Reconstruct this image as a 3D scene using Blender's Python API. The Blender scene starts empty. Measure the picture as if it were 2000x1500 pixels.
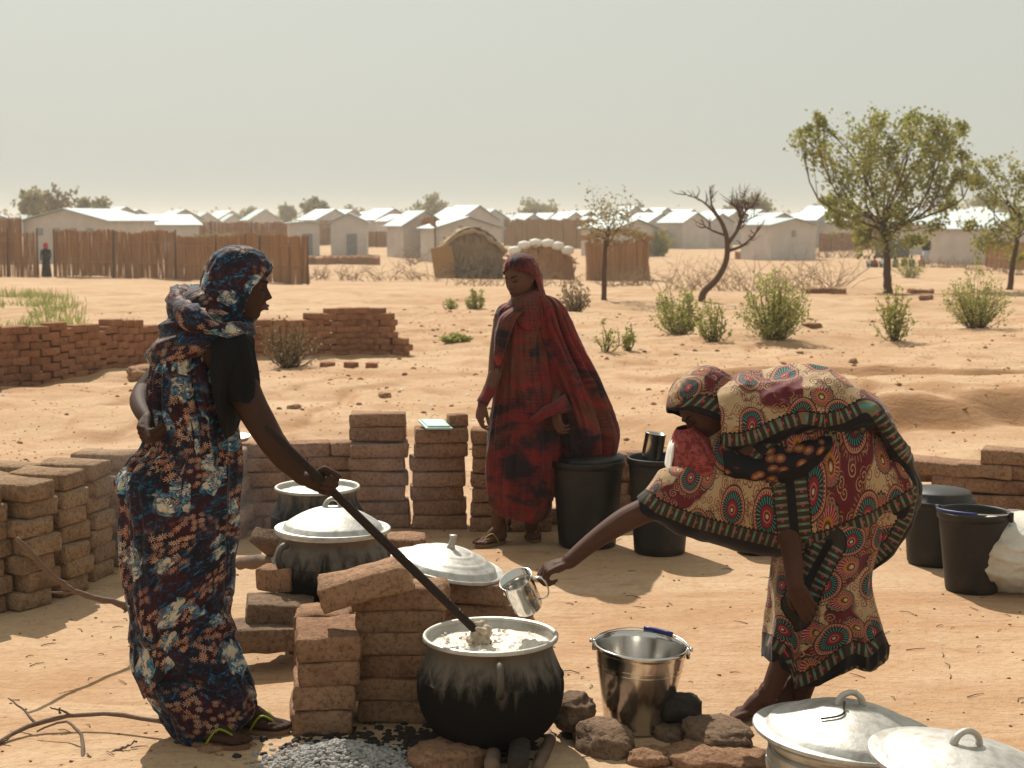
import bpy, bmesh, math, random
import numpy as np
from mathutils import Vector, Matrix, noise
R=math.radians
sc=bpy.context.scene
COL=sc.collection
random.seed(7)
# ---------------------------------------------------------------- camera
CAMZ=1.75; F=3000.0; PITCH=math.atan(320/3000)
cam=bpy.data.objects.new('camera',bpy.data.cameras.new('camera')); COL.objects.link(cam)
cam.location=(0,0,CAMZ); cam.rotation_euler=(math.pi/2-PITCH,0,0)
cam.data.sensor_width=36; cam.data.lens=54; cam.data.clip_start=.1; cam.data.clip_end=9000
cam.data.dof.use_dof=True; cam.data.dof.focus_distance=5.6; cam.data.dof.aperture_fstop=6.3
sc.camera=cam
# ---------------------------------------------------------------- world, sun, exposure
SUN_EL=R(50); SUN_AZ=math.atan2(-.38,1.0)      # the sun stands beyond the scene, a little to the left
sx,sy,sz=math.cos(SUN_EL)*math.sin(SUN_AZ),math.cos(SUN_EL)*math.cos(SUN_AZ),math.sin(SUN_EL)
w=bpy.data.worlds.new('World'); sc.world=w; w.use_nodes=True
nt=w.node_tree; nt.nodes.clear()
out=nt.nodes.new('ShaderNodeOutputWorld'); bg=nt.nodes.new('ShaderNodeBackground')
sky=nt.nodes.new('ShaderNodeTexSky'); sky.sky_type='NISHITA'; sky.sun_disc=False
sky.sun_elevation=SUN_EL; sky.sun_rotation=SUN_AZ; sky.dust_density=6; sky.air_density=1.0; sky.ozone_density=1
hs=nt.nodes.new('ShaderNodeHueSaturation'); hs.inputs['Saturation'].default_value=.25
mx=nt.nodes.new('ShaderNodeMix'); mx.data_type='RGBA'; mx.inputs['Factor'].default_value=.86
mx.inputs['B'].default_value=(5.1,5.25,4.65,1)          # dust laden air, evenly pale
nt.links.new(sky.outputs[0],hs.inputs['Color']); nt.links.new(hs.outputs[0],mx.inputs['A'])
nt.links.new(mx.outputs['Result'],bg.inputs[0]); bg.inputs[1].default_value=.1
nt.links.new(bg.outputs[0],out.inputs[0])
sun=bpy.data.objects.new('sun',bpy.data.lights.new('sun','SUN')); COL.objects.link(sun)
sun.data.energy=5.0; sun.data.angle=R(.6); sun.data.color=(1,.93,.82)
sun.rotation_euler=Vector((sx,sy,sz)).to_track_quat('Z','Y').to_euler()
sc.view_settings.view_transform='Standard'; sc.view_settings.look='None'
sc.view_settings.exposure=.27; sc.view_settings.gamma=1
sc.cycles.volume_bounces=0
sc.cycles.max_bounces=6
# ---------------------------------------------------------------- place helpers
cp,sp=math.cos(PITCH),math.sin(PITCH)
def ray(u,v):
    x=(u-1000)/F; z=-(v-750)/F
    return Vector((x, cp+z*sp, -sp+z*cp))
def W(u,v,Y):                       # the point at distance Y seen at (u,v)
    d=ray(u,v); return Vector((d.x*Y/d.y, Y, CAMZ+d.z*Y/d.y))
def pxm(Y,z=.5): return F/(Y*cp+(CAMZ-z)*sp)     # pixels per metre
def sstep(a,b,x):
    t=max(0,min(1,(x-a)/(b-a))); return t*t*(3-2*t)
def gz(x,y):
    z=-.95*sstep(28,72,y)
    far=sstep(9.6,13,y)
    if far>0:
        a=.13*far*(1-.5*sstep(60,120,y))
        q=Vector((x*.16,y*.30,3.1))
        z+=a*noise.fractal(q,1.0,2.0,4)*1.3
        if y<60:
            m_=far*(1-sstep(30,60,y)); g_=noise.noise(Vector((x*.55,y*.42,7)))+.5*noise.noise(Vector((x*1.3,y*.9,2)))
            z+=m_*(.07*max(0,.18-abs(g_))*-3.2+.022*noise.noise(Vector((x*1.1,y*.8,4)))+.016*noise.fractal(Vector((x*2.6,y*2.4,1)),.8,2,4))+.03*m_
        # eroded bank on the right
        r=noise.noise(Vector((x*.3,y*.25,9)))
        if y<40:
            b=sstep(0,2.0,x-.5)*(1-sstep(26,34,y))
            r2_=r*1.3+.35*noise.noise(Vector((x*1.4,y*.9,5)))
            z+=b*.27*(sstep(12.8,13.3,y+r2_)-sstep(14.2,17.5,y))
            z+=b*.15*(sstep(17.6,18.0,y+r2_*1.2)-sstep(18.6,21,y))
            z-=.06*b*sstep(11.0,12.5,y)
    z+=.012*noise.fractal(Vector((x*1.3,y*1.3,0)),1.0,2.0,3)
    return z
def G(u,v):
    d=ray(u,v); t=1.0
    Y=max(2,(CAMZ/-d.z)) if d.z<0 else 200
    for _ in range(30):
        x=d.x*Y/d.y; z=gz(x,Y); Yn=(CAMZ-z)*d.y/(-d.z) if d.z<-1e-4 else Y
        Y=.5*Y+.5*Yn
    x=d.x*Y/d.y
    return Vector((x,Y,gz(x,Y)))
def on(x,y): return Vector((x,y,gz(x,y)))
# ---------------------------------------------------------------- object helpers
def tag(o,label=None,cat=None,group=None,kind=None):
    if label: o['label']=label
    if cat: o['category']=cat
    if group: o['group']=group
    if kind: o['kind']=kind
    return o
def empty(name,loc,rz=0,label=None,cat=None,group=None):
    o=bpy.data.objects.new(name,None); COL.objects.link(o); o.location=loc; o.rotation_euler=(0,0,rz)
    o.empty_display_size=.1
    return tag(o,label,cat,group)
def link(name,me,parent=None,loc=None,rot=None,scale=None):
    o=bpy.data.objects.new(name,me); COL.objects.link(o)
    if parent: o.parent=parent
    if loc is not None: o.location=loc
    if rot is not None: o.rotation_euler=rot
    if scale is not None: o.scale=scale
    return o
def mesh(name,vs,fs,mat=None,smooth=True,uvs=None,attrs=None,inv=None):
    me=bpy.data.meshes.new(name); me.from_pydata([tuple(v) for v in vs],[],fs)
    if smooth: me.polygons.foreach_set('use_smooth',[True]*len(me.polygons))
    if mat: me.materials.append(mat)
    n=len(me.loops); li=np.empty(n,dtype=np.int32); me.loops.foreach_get('vertex_index',li)
    for k,arr in ({} if uvs is None else uvs).items():
        a=np.asarray(arr,dtype=np.float32)
        l=me.uv_layers.new(name=k)
        l.data.foreach_set('uv',(a[li] if len(a)!=n else a).ravel())
    if attrs:
        for k,arr in attrs.items():
            at=me.attributes.new(k,'FLOAT','POINT'); at.data.foreach_set('value',np.asarray(arr,dtype=np.float32))
    me.update()
    return me
def bake(o,name=None):
    """apply modifiers of o, keep one plain mesh"""
    dg=bpy.context.evaluated_depsgraph_get(); ev=o.evaluated_get(dg)
    me=bpy.data.meshes.new_from_object(ev,depsgraph=dg); o.modifiers.clear(); o.data=me
    return o
class MB:
    def __init__(s): s.v=[]; s.f=[]
    def add(s,vs,fs):
        k=len(s.v); s.v+= [tuple(v) for v in vs]; s.f+=[tuple(i+k for i in f) for f in fs]
    def box(s,c,d,rz=0,M=None):
        x,y,z=d[0]/2,d[1]/2,d[2]/2
        vs=[Vector((a*x,b*y,e*z)) for e in(-1,1) for b in(-1,1) for a in(-1,1)]
        m=M if M else Matrix.Rotation(rz,3,'Z')
        s.add([m@v+Vector(c) for v in vs],[(0,2,3,1),(4,5,7,6),(0,1,5,4),(2,6,7,3),(0,4,6,2),(1,3,7,5)])
    def tube(s,pts,rs,n=8,cap=True,squash=1.0,up=None):
        pts=[Vector(p) for p in pts]
        if not hasattr(rs,'__len__'): rs=[rs]*len(pts)
        vs=[];fs=[]; u=None
        for i,p in enumerate(pts):
            t=(pts[min(i+1,len(pts)-1)]-pts[max(i-1,0)])
            if t.length<1e-9: t=Vector((0,0,1))
            t.normalize()
            if u is None:
                a=Vector(up) if up else (Vector((0,0,1)) if abs(t.z)<.9 else Vector((1,0,0)))
                u=(a-t*a.dot(t)).normalized()
            else: u=(u-t*u.dot(t)).normalized()
            b=t.cross(u)
            for k in range(n):
                an=2*math.pi*k/n
                vs.append(p+(u*math.cos(an)*squash+b*math.sin(an))*rs[i])
        for i in range(len(pts)-1):
            for k in range(n):
                k2=(k+1)%n; fs.append((i*n+k,i*n+k2,(i+1)*n+k2,(i+1)*n+k))
        if cap: fs.append(tuple(range(n))[::-1]); fs.append(tuple((len(pts)-1)*n+k for k in range(n)))
        s.add(vs,fs)
    def lathe(s,prof,n=48,c=(0,0,0),closed=False):
        vs=[];fs=[]
        for r,z in prof:
            for k in range(n):
                a=2*math.pi*k/n; vs.append((c[0]+r*math.cos(a),c[1]+r*math.sin(a),c[2]+z))
        for i in range(len(prof)-1):
            for k in range(n):
                k2=(k+1)%n; fs.append((i*n+k,i*n+k2,(i+1)*n+k2,(i+1)*n+k))
        if prof[0][0]>1e-6 and closed: fs.append(tuple(range(n))[::-1])
        if closed: fs.append(tuple((len(prof)-1)*n+k for k in range(n)))
        s.add(vs,fs)
    def mesh(s,name,mat,smooth=True): return mesh(name,s.v,s.f,mat,smooth)
    def build(s,name,mat,parent=None,smooth=True,**k): return link(name,s.mesh(name,mat,smooth),parent,**k)
def crom(P,t):
    """Catmull-Rom through rows of P (array n x k) at parameter t in [0,n-1]"""
    n=len(P); i=int(min(max(math.floor(t),0),n-2)); f=t-i
    p0=P[max(i-1,0)];p1=P[i];p2=P[i+1];p3=P[min(i+2,n-1)]
    return .5*((2*p1)+(-p0+p2)*f+(2*p0-5*p1+4*p2-p3)*f*f+(-p0+3*p1-3*p2+p3)*f**3)
def smoothpath(pts,n):
    P=np.array([list(p) for p in pts],float); return [crom(P,i*(len(P)-1)/(n-1)) for i in range(n)]
# ---------------------------------------------------------------- material helper
class NT:
    def __init__(s,name):
        s.m=bpy.data.materials.new(name); s.m.use_nodes=True; s.t=s.m.node_tree
        s.b=s.t.nodes['Principled BSDF']; s.out=s.t.nodes['Material Output']
    def set(s,sock,v):
        if isinstance(v,bpy.types.NodeSocket): s.t.links.new(v,sock)
        elif v is not None:
            if hasattr(sock.default_value,'__len__') and not hasattr(v,'__len__'): v=(v,)*len(sock.default_value)
            if hasattr(v,'__len__') and len(v)==3 and len(sock.default_value)==4: v=tuple(v)+(1,)
            sock.default_value=v
    def n(s,typ,props=None,**ins):
        nd=s.t.nodes.new('ShaderNode'+typ)
        for k,v in (props or {}).items(): setattr(nd,k,v)
        for k,v in ins.items():
            key=int(k[1:]) if k[0]=='_' and k[1:].isdigit() else k.replace('_',' ')
            s.set(nd.inputs[key],v)
        return nd
    def math(s,op,a,b=None,c=None,clamp=False):
        nd=s.t.nodes.new('ShaderNodeMath'); nd.operation=op; nd.use_clamp=clamp
        s.set(nd.inputs[0],a)
        if b is not None: s.set(nd.inputs[1],b)
        if c is not None: s.set(nd.inputs[2],c)
        return nd.outputs[0]
    def vmath(s,op,a,b=None,scale=None):
        nd=s.t.nodes.new('ShaderNodeVectorMath'); nd.operation=op; s.set(nd.inputs[0],a)
        if b is not None: s.set(nd.inputs[1],b)
        if scale is not None: s.set(nd.inputs['Scale'],scale)
        return nd.outputs[0] if op not in('LENGTH','DOT_PRODUCT','DISTANCE') else nd.outputs['Value']
    def mix(s,f,a,b,mode='MIX'):
        nd=s.t.nodes.new('ShaderNodeMix'); nd.data_type='RGBA'; nd.blend_type=mode
        s.set(nd.inputs['Factor'],f); s.set(nd.inputs['A'],a); s.set(nd.inputs['B'],b); return nd.outputs['Result']
    def ramp(s,f,stops):
        nd=s.t.nodes.new('ShaderNodeValToRGB'); s.set(nd.inputs[0],f); e=nd.color_ramp.elements
        while len(e)<len(stops): e.new(.5)
        for i,(p,c) in enumerate(stops):
            e[i].position=p; e[i].color=(c,c,c,1) if not hasattr(c,'__len__') else tuple(c)+(1,)
        return nd.outputs[0]
    def lt(s,a,b,w=.02):      # smooth a<b
        return s.math('SUBTRACT',1.0,s.n('MapRange',{'interpolation_type':'SMOOTHSTEP'},Value=a,From_Min=s.math('SUBTRACT',b,w) if isinstance(b,bpy.types.NodeSocket) else b-w,From_Max=s.math('ADD',b,w) if isinstance(b,bpy.types.NodeSocket) else b+w).outputs[0])
    def band(s,a,lo,hi,w=.02): return s.math('SUBTRACT',s.lt(a,hi,w),s.lt(a,lo,w),clamp=True)
    def noise(s,vec,scale,detail=4,rough=.5,dist=0,dim='3D',out='Fac'):
        return s.n('TexNoise',{'noise_dimensions':dim},Vector=vec,Scale=scale,Detail=detail,Roughness=rough,Distortion=dist).outputs[out]
    def obj(s): return s.n('TexCoord').outputs['Object']
    def geo(s): return s.n('NewGeometry').outputs['Position']
    def uv(s,name='UVMap'): return s.n('UVMap',{'uv_map':name}).outputs[0]
    def rnd(s): return s.n('ObjectInfo').outputs['Random']
    def bump(s,h,strength=.5,dist=.01,normal=None):
        nd=s.n('Bump',None,Strength=strength,Distance=dist,Height=h)
        if normal is not None: s.set(nd.inputs['Normal'],normal)
        return nd.outputs[0]
    def done(s,color=None,rough=.8,metal=0,normal=None,spec=None,sheen=None,trans=None):
        s.set(s.b.inputs['Base Color'],color); s.set(s.b.inputs['Roughness'],rough); s.set(s.b.inputs['Metallic'],metal)
        if normal is not None: s.set(s.b.inputs['Normal'],normal)
        if spec is not None: s.set(s.b.inputs['Specular IOR Level'],spec)
        if sheen is not None: s.set(s.b.inputs['Sheen Weight'],sheen); s.set(s.b.inputs['Sheen Roughness'],.4)
        if trans is not None:
            tr=s.n('BsdfTranslucent',None,Color=color); ms=s.n('MixShader',None,_0=trans)
            s.t.links.new(s.b.outputs[0],ms.inputs[1]); s.t.links.new(tr.outputs[0],ms.inputs[2]); s.t.links.new(ms.outputs[0],s.out.inputs[0])
        return s.m
def flat(name,c,rough=.8,metal=0,var=.15,scale=6,bump=.0,bs=40,**k):
    m=NT(name); o=m.obj(); f=m.noise(o,scale,5,.6)
    col=m.mix(m.ramp(f,[(.3,0),(.7,1)]),tuple(x*(1-var) for x in c),tuple(min(1,x*(1+var)) for x in c))
    nm=m.bump(m.noise(o,bs,5,.65),bump,.01) if bump else None
    k.setdefault('spec',.15)
    return m.done(col,rough,metal,nm,**k)
# ---------------------------------------------------------------- materials
def mat_sand():
    m=NT('sand'); p=m.geo()
    n1=m.noise(p,.35,6,.6); n2=m.noise(p,3.2,6,.62); n3=m.noise(p,26,4,.7)
    st=m.noise(m.n('Mapping',None,Vector=p,Scale=(.25,1.1,1)).outputs[0],1.1,6,.6,.6)
    c=m.mix(m.ramp(n1,[(.35,0),(.65,1)]),(.42,.268,.155),(.485,.34,.215))
    c=m.mix(m.math('MULTIPLY',m.ramp(st,[(.46,0),(.60,1)]),.55),c,(.33,.175,.085))
    c=m.mix(m.math('MULTIPLY',m.ramp(n2,[(.42,0),(.68,1)]),.35),c,(.52,.39,.26))
    c=m.mix(m.math('MULTIPLY',m.ramp(n3,[(.35,1),(.55,0)]),.28),c,(.22,.12,.06))
    # small dark grit and crumbs
    vo=m.n('TexVoronoi',None,Vector=p,Scale=34,Randomness=1)
    sel=m.lt(vo.outputs['Distance'],.16,.05)
    rnd=m.lt(m.n('SeparateColor',None,Color=vo.outputs['Color']).outputs[0],.13,.01)
    c=m.mix(m.math('MULTIPLY',m.math('MULTIPLY',sel,rnd),.7),c,(.10,.055,.03))
    pt=m.noise(m.n('Mapping',None,Vector=p,Scale=(.5,1.3,1)).outputs[0],2.3,5,.65,1.2)
    c=m.mix(m.math('MULTIPLY',m.ramp(pt,[(.56,0),(.66,1)]),.45),c,(.27,.135,.065))
    slope=m.n('SeparateXYZ',None,Vector=m.n('NewGeometry').outputs['Normal']).outputs[2]
    c=m.mix(m.math('MULTIPLY',m.ramp(slope,[(.93,1),(.992,0)]),.6),c,(.31,.15,.065))   # bare red earth shows where it is steep
    h=m.math('ADD',m.math('MULTIPLY',n2,.5),m.math('ADD',m.math('MULTIPLY',n3,.22),m.math('MULTIPLY',m.noise(p,90,3,.6),.12)))
    h=m.math('ADD',h,m.math('MULTIPLY',m.noise(m.n('Mapping',None,Vector=p,Scale=(.6,2.2,1)).outputs[0],6,4,.6,.8),.35))
    return m.done(c,.95,0,m.bump(h,.9,.042),spec=.15)
def mat_brick(name,a,b,dark):
    m=NT(name); p=m.obj(); g=m.geo(); r=m.rnd()
    pr=m.vmath('ADD',p,m.n('CombineXYZ',None,X=m.math('MULTIPLY',r,40),Y=m.math('MULTIPLY',r,17)).outputs[0])
    n1=m.noise(pr,9,6,.65); n2=m.noise(pr,60,5,.7)
    c=m.mix(r,a,b); c=m.mix(m.ramp(n1,[(.35,0),(.7,.8)]),c,tuple(x*1.35 for x in b))
    c=m.mix(m.math('MULTIPLY',m.ramp(n2,[(.38,1),(.52,0)]),.55),c,dark)
    vo=m.n('TexVoronoi',None,Vector=pr,Scale=70).outputs['Distance']
    c=m.mix(m.math('MULTIPLY',m.lt(vo,.13,.06),.4),c,tuple(min(1,x*1.7) for x in b))
    h=m.math('ADD',n2,m.math('MULTIPLY',m.noise(pr,18,5,.6),1.3))
    return m.done(c,.95,0,m.bump(h,.9,.016),spec=.15)
def mat_floral():
    m=NT('floral_cloth'); uv=m.uv()
    nz=m.noise(uv,14,3,.5,out='Color')
    uvd=m.vmath('ADD',uv,m.vmath('SCALE',m.vmath('SUBTRACT',nz,(.5,.5,.5)),scale=.03))
    def cells(sc,vec,rnd=.85):
        v=m.vmath('SCALE',vec,scale=sc)
        vo=m.n('TexVoronoi',{'voronoi_dimensions':'2D'},Vector=v,Scale=1,Randomness=rnd)
        d=m.vmath('SUBTRACT',v,vo.outputs['Position']); s=m.n('SeparateXYZ',None,Vector=d)
        ang=m.math('ARCTAN2',s.outputs[1],s.outputs[0]); return vo.outputs['Distance'],ang,m.n('SeparateColor',None,Color=vo.outputs['Color']).outputs
    base=m.mix(m.ramp(m.noise(uv,9,3,.6),[(.42,0),(.55,1)]),(.030,.004,.009),(.005,.004,.010))
    area=m.noise(uv,6.5,2,.5)
    # blue foliage
    bl=m.noise(uvd,48,3,.6,1.2)
    c=m.mix(m.math('MULTIPLY',m.ramp(bl,[(.52,0),(.60,1)]),m.ramp(area,[(.40,0),(.5,1)])),base,(.006,.040,.085))
    c=m.mix(m.math('MULTIPLY',m.ramp(bl,[(.62,0),(.68,1)]),m.ramp(area,[(.42,0),(.52,1)])),c,(.02,.15,.23))
    # daisies
    for sc_,off in ((38,(0,0,0)),(44,(.37,.11,0))):
        d,a,cc=cells(sc_,m.vmath('ADD',uv,off))
        pet=m.math('ADD',.22,m.math('MULTIPLY',m.math('COSINE',m.math('MULTIPLY',a,8)),.24))
        ms=m.math('MULTIPLY',m.lt(d,pet,.02),m.ramp(d,[(.05,0),(.09,1)]))
        ms=m.math('MULTIPLY',ms,m.ramp(area,[(.46,1),(.54,0)]))
        ms=m.math('MULTIPLY',ms,m.ramp(cc[0],[(.46,0),(.49,1)]))
        c=m.mix(m.math('MULTIPLY',ms,.9),c,m.mix(cc[1],(.36,.14,.075),(.56,.36,.24)))
    # roses
    for sc_,off,th in ((8.0,(0,0,0),.62),(11.5,(.31,.77,0),.78)):
        d,a,cc=cells(sc_,m.vmath('ADD',uvd,off))
        dd=m.math('ADD',d,m.math('MULTIPLY',m.math('SINE',m.math('ADD',m.math('MULTIPLY',a,5),m.math('MULTIPLY',d,30))),.05))
        ms=m.math('MULTIPLY',m.lt(dd,.30,.02),m.ramp(cc[0],[(th-.02,0),(th,1)]))
        ring=m.math('SINE',m.math('ADD',m.math('MULTIPLY',dd,62),m.math('ADD',m.math('MULTIPLY',a,1.0),m.math('MULTIPLY',m.noise(uv,60,2,.5),7))))
        rc=m.mix(m.ramp(ring,[(.25,0),(.75,1)]),m.mix(cc[1],(.02,.07,.13),(.10,.05,.05)),m.mix(m.lt(dd,.13,.06),(.08,.24,.32),(.66,.60,.44)))
        rc=m.mix(m.math('MULTIPLY',m.ramp(m.noise(uv,35,2),[(.5,0),(.6,1)]),.8),rc,(.52,.45,.33))
        c=m.mix(ms,c,rc)
    h=m.math('ADD',m.noise(uv,20,4,.55,1.0),m.math('MULTIPLY',m.noise(uv,300,2,.5),.08))
    return m.done(c,.7,0,m.bump(h,.6,.02),spec=.2,sheen=.08)
def mat_paisley():
    m=NT('paisley_cloth'); uv=m.uv(); ed=m.uv('edge')
    nz=m.noise(uv,9,2,.5,out='Color')
    uvd=m.vmath('ADD',uv,m.vmath('SCALE',m.vmath('SUBTRACT',nz,(.5,.5,.5)),scale=.02))
    def cells(sc,vec,rnd):
        v=m.vmath('SCALE',vec,scale=sc)
        vo=m.n('TexVoronoi',{'voronoi_dimensions':'2D'},Vector=v,Scale=1,Randomness=rnd)
        d=m.vmath('SUBTRACT',v,vo.outputs['Position']); s=m.n('SeparateXYZ',None,Vector=d)
        ang=m.math('ARCTAN2',s.outputs[1],s.outputs[0]); return vo.outputs['Distance'],ang,m.n('SeparateColor',None,Color=vo.outputs['Color']).outputs,s.outputs
    red=(.19,.018,.026); dred=(.075,.008,.014); teal=(.05,.21,.17); cream=(.46,.33,.19); olive=(.16,.12,.06); black=(.008,.007,.009); gold=(.34,.16,.03)
    cre=m.mix(m.noise(uv,5,2),(.33,.22,.115),(.40,.29,.165))
    dz=m.ramp(m.noise(m.vmath('ADD',uv,(4,2,0)),4.2,2,.4),[(.535,0),(.55,1)]); cre=m.mix(dz,cre,(.10,.012,.018))
    d,a,cc,_=cells(27,uvd,.9)
    curl=m.math('SINE',m.math('ADD',m.math('MULTIPLY',d,26),m.math('MULTIPLY',a,1)))
    ms=m.math('MULTIPLY',m.ramp(curl,[(.55,0),(.75,1)]),m.lt(d,.42,.03))
    ms=m.math('MULTIPLY',ms,m.ramp(m.noise(uv,8,2),[(.40,0),(.45,1)]))
    c=m.mix(ms,cre,m.mix(dz,m.mix(cc[0],red,dred),(.34,.22,.10)))
    fl=m.math('MULTIPLY',m.ramp(m.math('SINE',m.math('ADD',m.math('MULTIPLY',m.noise(uvd,26,3,.55,.6),42),0)),[(.6,0),(.8,1)]),m.ramp(m.noise(uv,11,2),[(.52,0),(.56,1)]))
    c=m.mix(m.math('MULTIPLY',fl,.8),c,(.09,.02,.02))
    # paisley drops between the medallions
    d2,a2,cc2,s2=cells(9.0,m.vmath('ADD',uvd,(.03,.07,0)),.55)
    dd=m.math('ADD',d2,m.math('MULTIPLY',s2[0],.35)); 
    sc1=m.math('MULTIPLY',m.math('COSINE',m.math('MULTIPLY',a2,19)),.015)
    sel2=m.ramp(cc2[1],[(.42,0),(.44,1)])
    for r_,col in ((.34,black),(.31,olive),(.26,red),(.15,gold),(.10,dred),(.05,cream)):
        c=m.mix(m.math('MULTIPLY',m.lt(m.math('ADD',dd,sc1),r_,.01),sel2),c,col)
    st2=m.math('MULTIPLY',m.band(dd,.16,.25,.01),m.ramp(m.math('SINE',m.math('MULTIPLY',a2,26)),[(.5,0),(.8,1)]))
    c=m.mix(m.math('MULTIPLY',st2,sel2),c,(.45,.22,.2))
    # medallions
    d,a,cc,_=cells(6.3,uvd,.45)
    rays=m.math('SINE',m.math('MULTIPLY',a,38)); r24=m.math('SINE',m.math('MULTIPLY',a,26))
    fr=m.math('ADD',.40,m.math('MULTIPLY',m.math('COSINE',m.math('MULTIPLY',a,19)),.02))
    c=m.mix(m.math('MULTIPLY',m.lt(d,fr,.01),m.ramp(rays,[(.35,0),(.6,1)])),c,(.22,.10,.05))
    lay=[(.33,dred,None),(.305,(.30,.19,.10),None),(.285,red,None),(.24,black,None),(.232,teal,'r'),(.15,dred,None),(.13,red,None),(.08,(.33,.12,.09),None),(.06,dred,None),(.03,cream,None)]
    for r_,col,kind in lay:
        cl=m.mix(m.ramp(r24,[(.45,0),(.6,1)]),(.015,.02,.02),col) if kind else col
        c=m.mix(m.lt(d,r_,.008),c,cl)
    dots=m.math('MULTIPLY',m.band(d,.255,.28,.008),m.ramp(rays,[(.5,0),(.7,1)])); c=m.mix(dots,c,cream)
    # borders follow the hems: edge.x along, edge.y distance (m)
    es=m.n('SeparateXYZ',None,Vector=ed); al,di=es.outputs[0],es.outputs[1]
    sq=m.math('SINE',m.math('MULTIPLY',al,260)); 
    bc=m.mix(m.ramp(sq,[(.3,0),(.45,1)]),(.03,.022,.015),(.14,.105,.055))
    bc=m.mix(m.math('MULTIPLY',m.band(di,.034,.050,.002),m.ramp(sq,[(.6,0),(.8,1)])),bc,teal)
    bc=m.mix(m.math('MULTIPLY',m.band(di,.038,.047,.002),m.ramp(m.math('SINE',m.math('MULTIPLY',al,130)),[(.7,0),(.8,1)])),bc,(.34,.03,.04))
    c=m.mix(m.lt(di,.064,.002),c,bc)
    zig=m.math('ADD',.068,m.math('MULTIPLY',m.math('SINE',m.math('MULTIPLY',al,420)),.003))
    c=m.mix(m.math('MULTIPLY',m.lt(di,zig,.001),m.math('SUBTRACT',1,m.lt(di,.062,.001))),c,black)
    c=m.mix(m.lt(di,.021,.0015),c,black)
    h=m.math('ADD',m.noise(uv,16,4,.55,1.0),m.math('MULTIPLY',m.noise(uv,300,2,.5),.08))
    return m.done(c,.75,0,m.bump(h,.35,.012),spec=.2,sheen=.1)
def mat_tiedye():
    m=NT('red_tie_dye_cloth'); uv=m.uv()
    big=m.noise(uv,3.6,4,.6,.6); mid=m.noise(uv,12,4,.6,.8)
    c=m.mix(m.ramp(big,[(.40,0),(.56,1)]),(.105,.034,.018),(.135,.013,.012))
    c=m.mix(m.math('MULTIPLY',m.ramp(mid,[(.52,0),(.66,1)]),.75),c,(.25,.014,.018))
    s=m.n('SeparateXYZ',None,Vector=m.vmath('ADD',uv,m.vmath('SCALE',m.noise(uv,6,2,out='Color'),scale=.03)))
    g1=m.ramp(m.math('SINE',m.math('MULTIPLY',s.outputs[0],330)),[(.35,0),(.8,1)]); g2=m.ramp(m.math('SINE',m.math('MULTIPLY',s.outputs[1],330)),[(.35,0),(.8,1)])
    grid=m.math('MULTIPLY',m.math('MAXIMUM',g1,g2),m.ramp(m.noise(uv,8,3,.6),[(.47,0),(.58,1)]))
    c=m.mix(m.math('MULTIPLY',grid,.55),c,(.02,.008,.014))
    dk=m.noise(m.vmath('ADD',uv,(3,8,0)),4.6,5,.64,.5)
    c=m.mix(m.math('MULTIPLY',m.ramp(dk,[(.50,0),(.60,1)]),.93),c,(.006,.006,.011))
    c=m.mix(m.math('MULTIPLY',m.ramp(m.noise(m.vmath('ADD',uv,(7,1,0)),2.2,3,.6),[(.62,0),(.7,1)]),.6),c,(.33,.03,.025))
    h=m.noise(uv,22,4,.55,1.0)
    return m.done(c,.75,0,m.bump(h,.35,.012),spec=.2,sheen=.15)
def mat_skin(name,c1,c2):
    m=NT(name); p=m.geo()
    c=m.mix(m.noise(p,9,4,.6),c1,c2)
    h=m.noise(p,180,3,.6)
    return m.done(c,.66,0,m.bump(h,.35,.004),spec=.16)
def mat_alu(name,c=(.62,.61,.58),rough=.33,soot=None,dirt=.25,metal=.9):
    """aluminium; soot: (z where it starts, z where it is full) in the object's own metres"""
    m=NT(name); p=m.obj(); s=m.n('SeparateXYZ',None,Vector=p)
    n1=m.noise(p,7,6,.65); n2=m.noise(m.n('Mapping',None,Vector=p,Scale=(14,14,2.5)).outputs[0],1.6,5,.6,.4)
    col=m.mix(m.math('MULTIPLY',m.ramp(n1,[(.4,0),(.7,1)]),dirt),c,tuple(x*.55 for x in c))
    col=m.mix(m.math('MULTIPLY',m.ramp(n2,[(.45,0),(.7,1)]),dirt),col,(.22,.17,.12))
    ro=m.math('ADD',rough,m.math('MULTIPLY',n1,.25)); me=metal
    if soot:
        z=m.math('ADD',s.outputs[2],m.math('MULTIPLY',m.math('SUBTRACT',n2,.5),(soot[0]-soot[1])*2.2))
        f=m.n('MapRange',{'interpolation_type':'SMOOTHSTEP'},Value=z,From_Min=soot[0],From_Max=soot[1]).outputs[0]
        col=m.mix(f,m.mix(.62,col,(.09,.075,.06)),(.008,.007,.007)); me=m.math('SUBTRACT',metal*.75,m.math('MULTIPLY',f,metal*.75)); ro=m.math('ADD',ro,m.math('MULTIPLY',f,.35)); m.set(m.b.inputs['Specular IOR Level'],m.math('SUBTRACT',.5,m.math('MULTIPLY',f,.4)))
    h=m.math('ADD',m.noise(p,14,3,.5),m.math('MULTIPLY',m.noise(p,120,2,.5),.12))
    return m.done(col,ro,me,m.bump(h,.4,.008))
def mat_steel():
    m=NT('stainless_steel'); p=m.obj(); s=m.n('SeparateXYZ',None,Vector=p)
    st=m.noise(m.n('Mapping',None,Vector=p,Scale=(1,1,.03)).outputs[0],60,3,.6)
    return m.done(m.mix(st,(.55,.52,.48),(.66,.64,.61)),m.math('ADD',.10,m.math('MULTIPLY',m.noise(p,6,4),.16)),1.0,m.bump(m.noise(p,9,3,.5),.12,.006))
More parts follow.
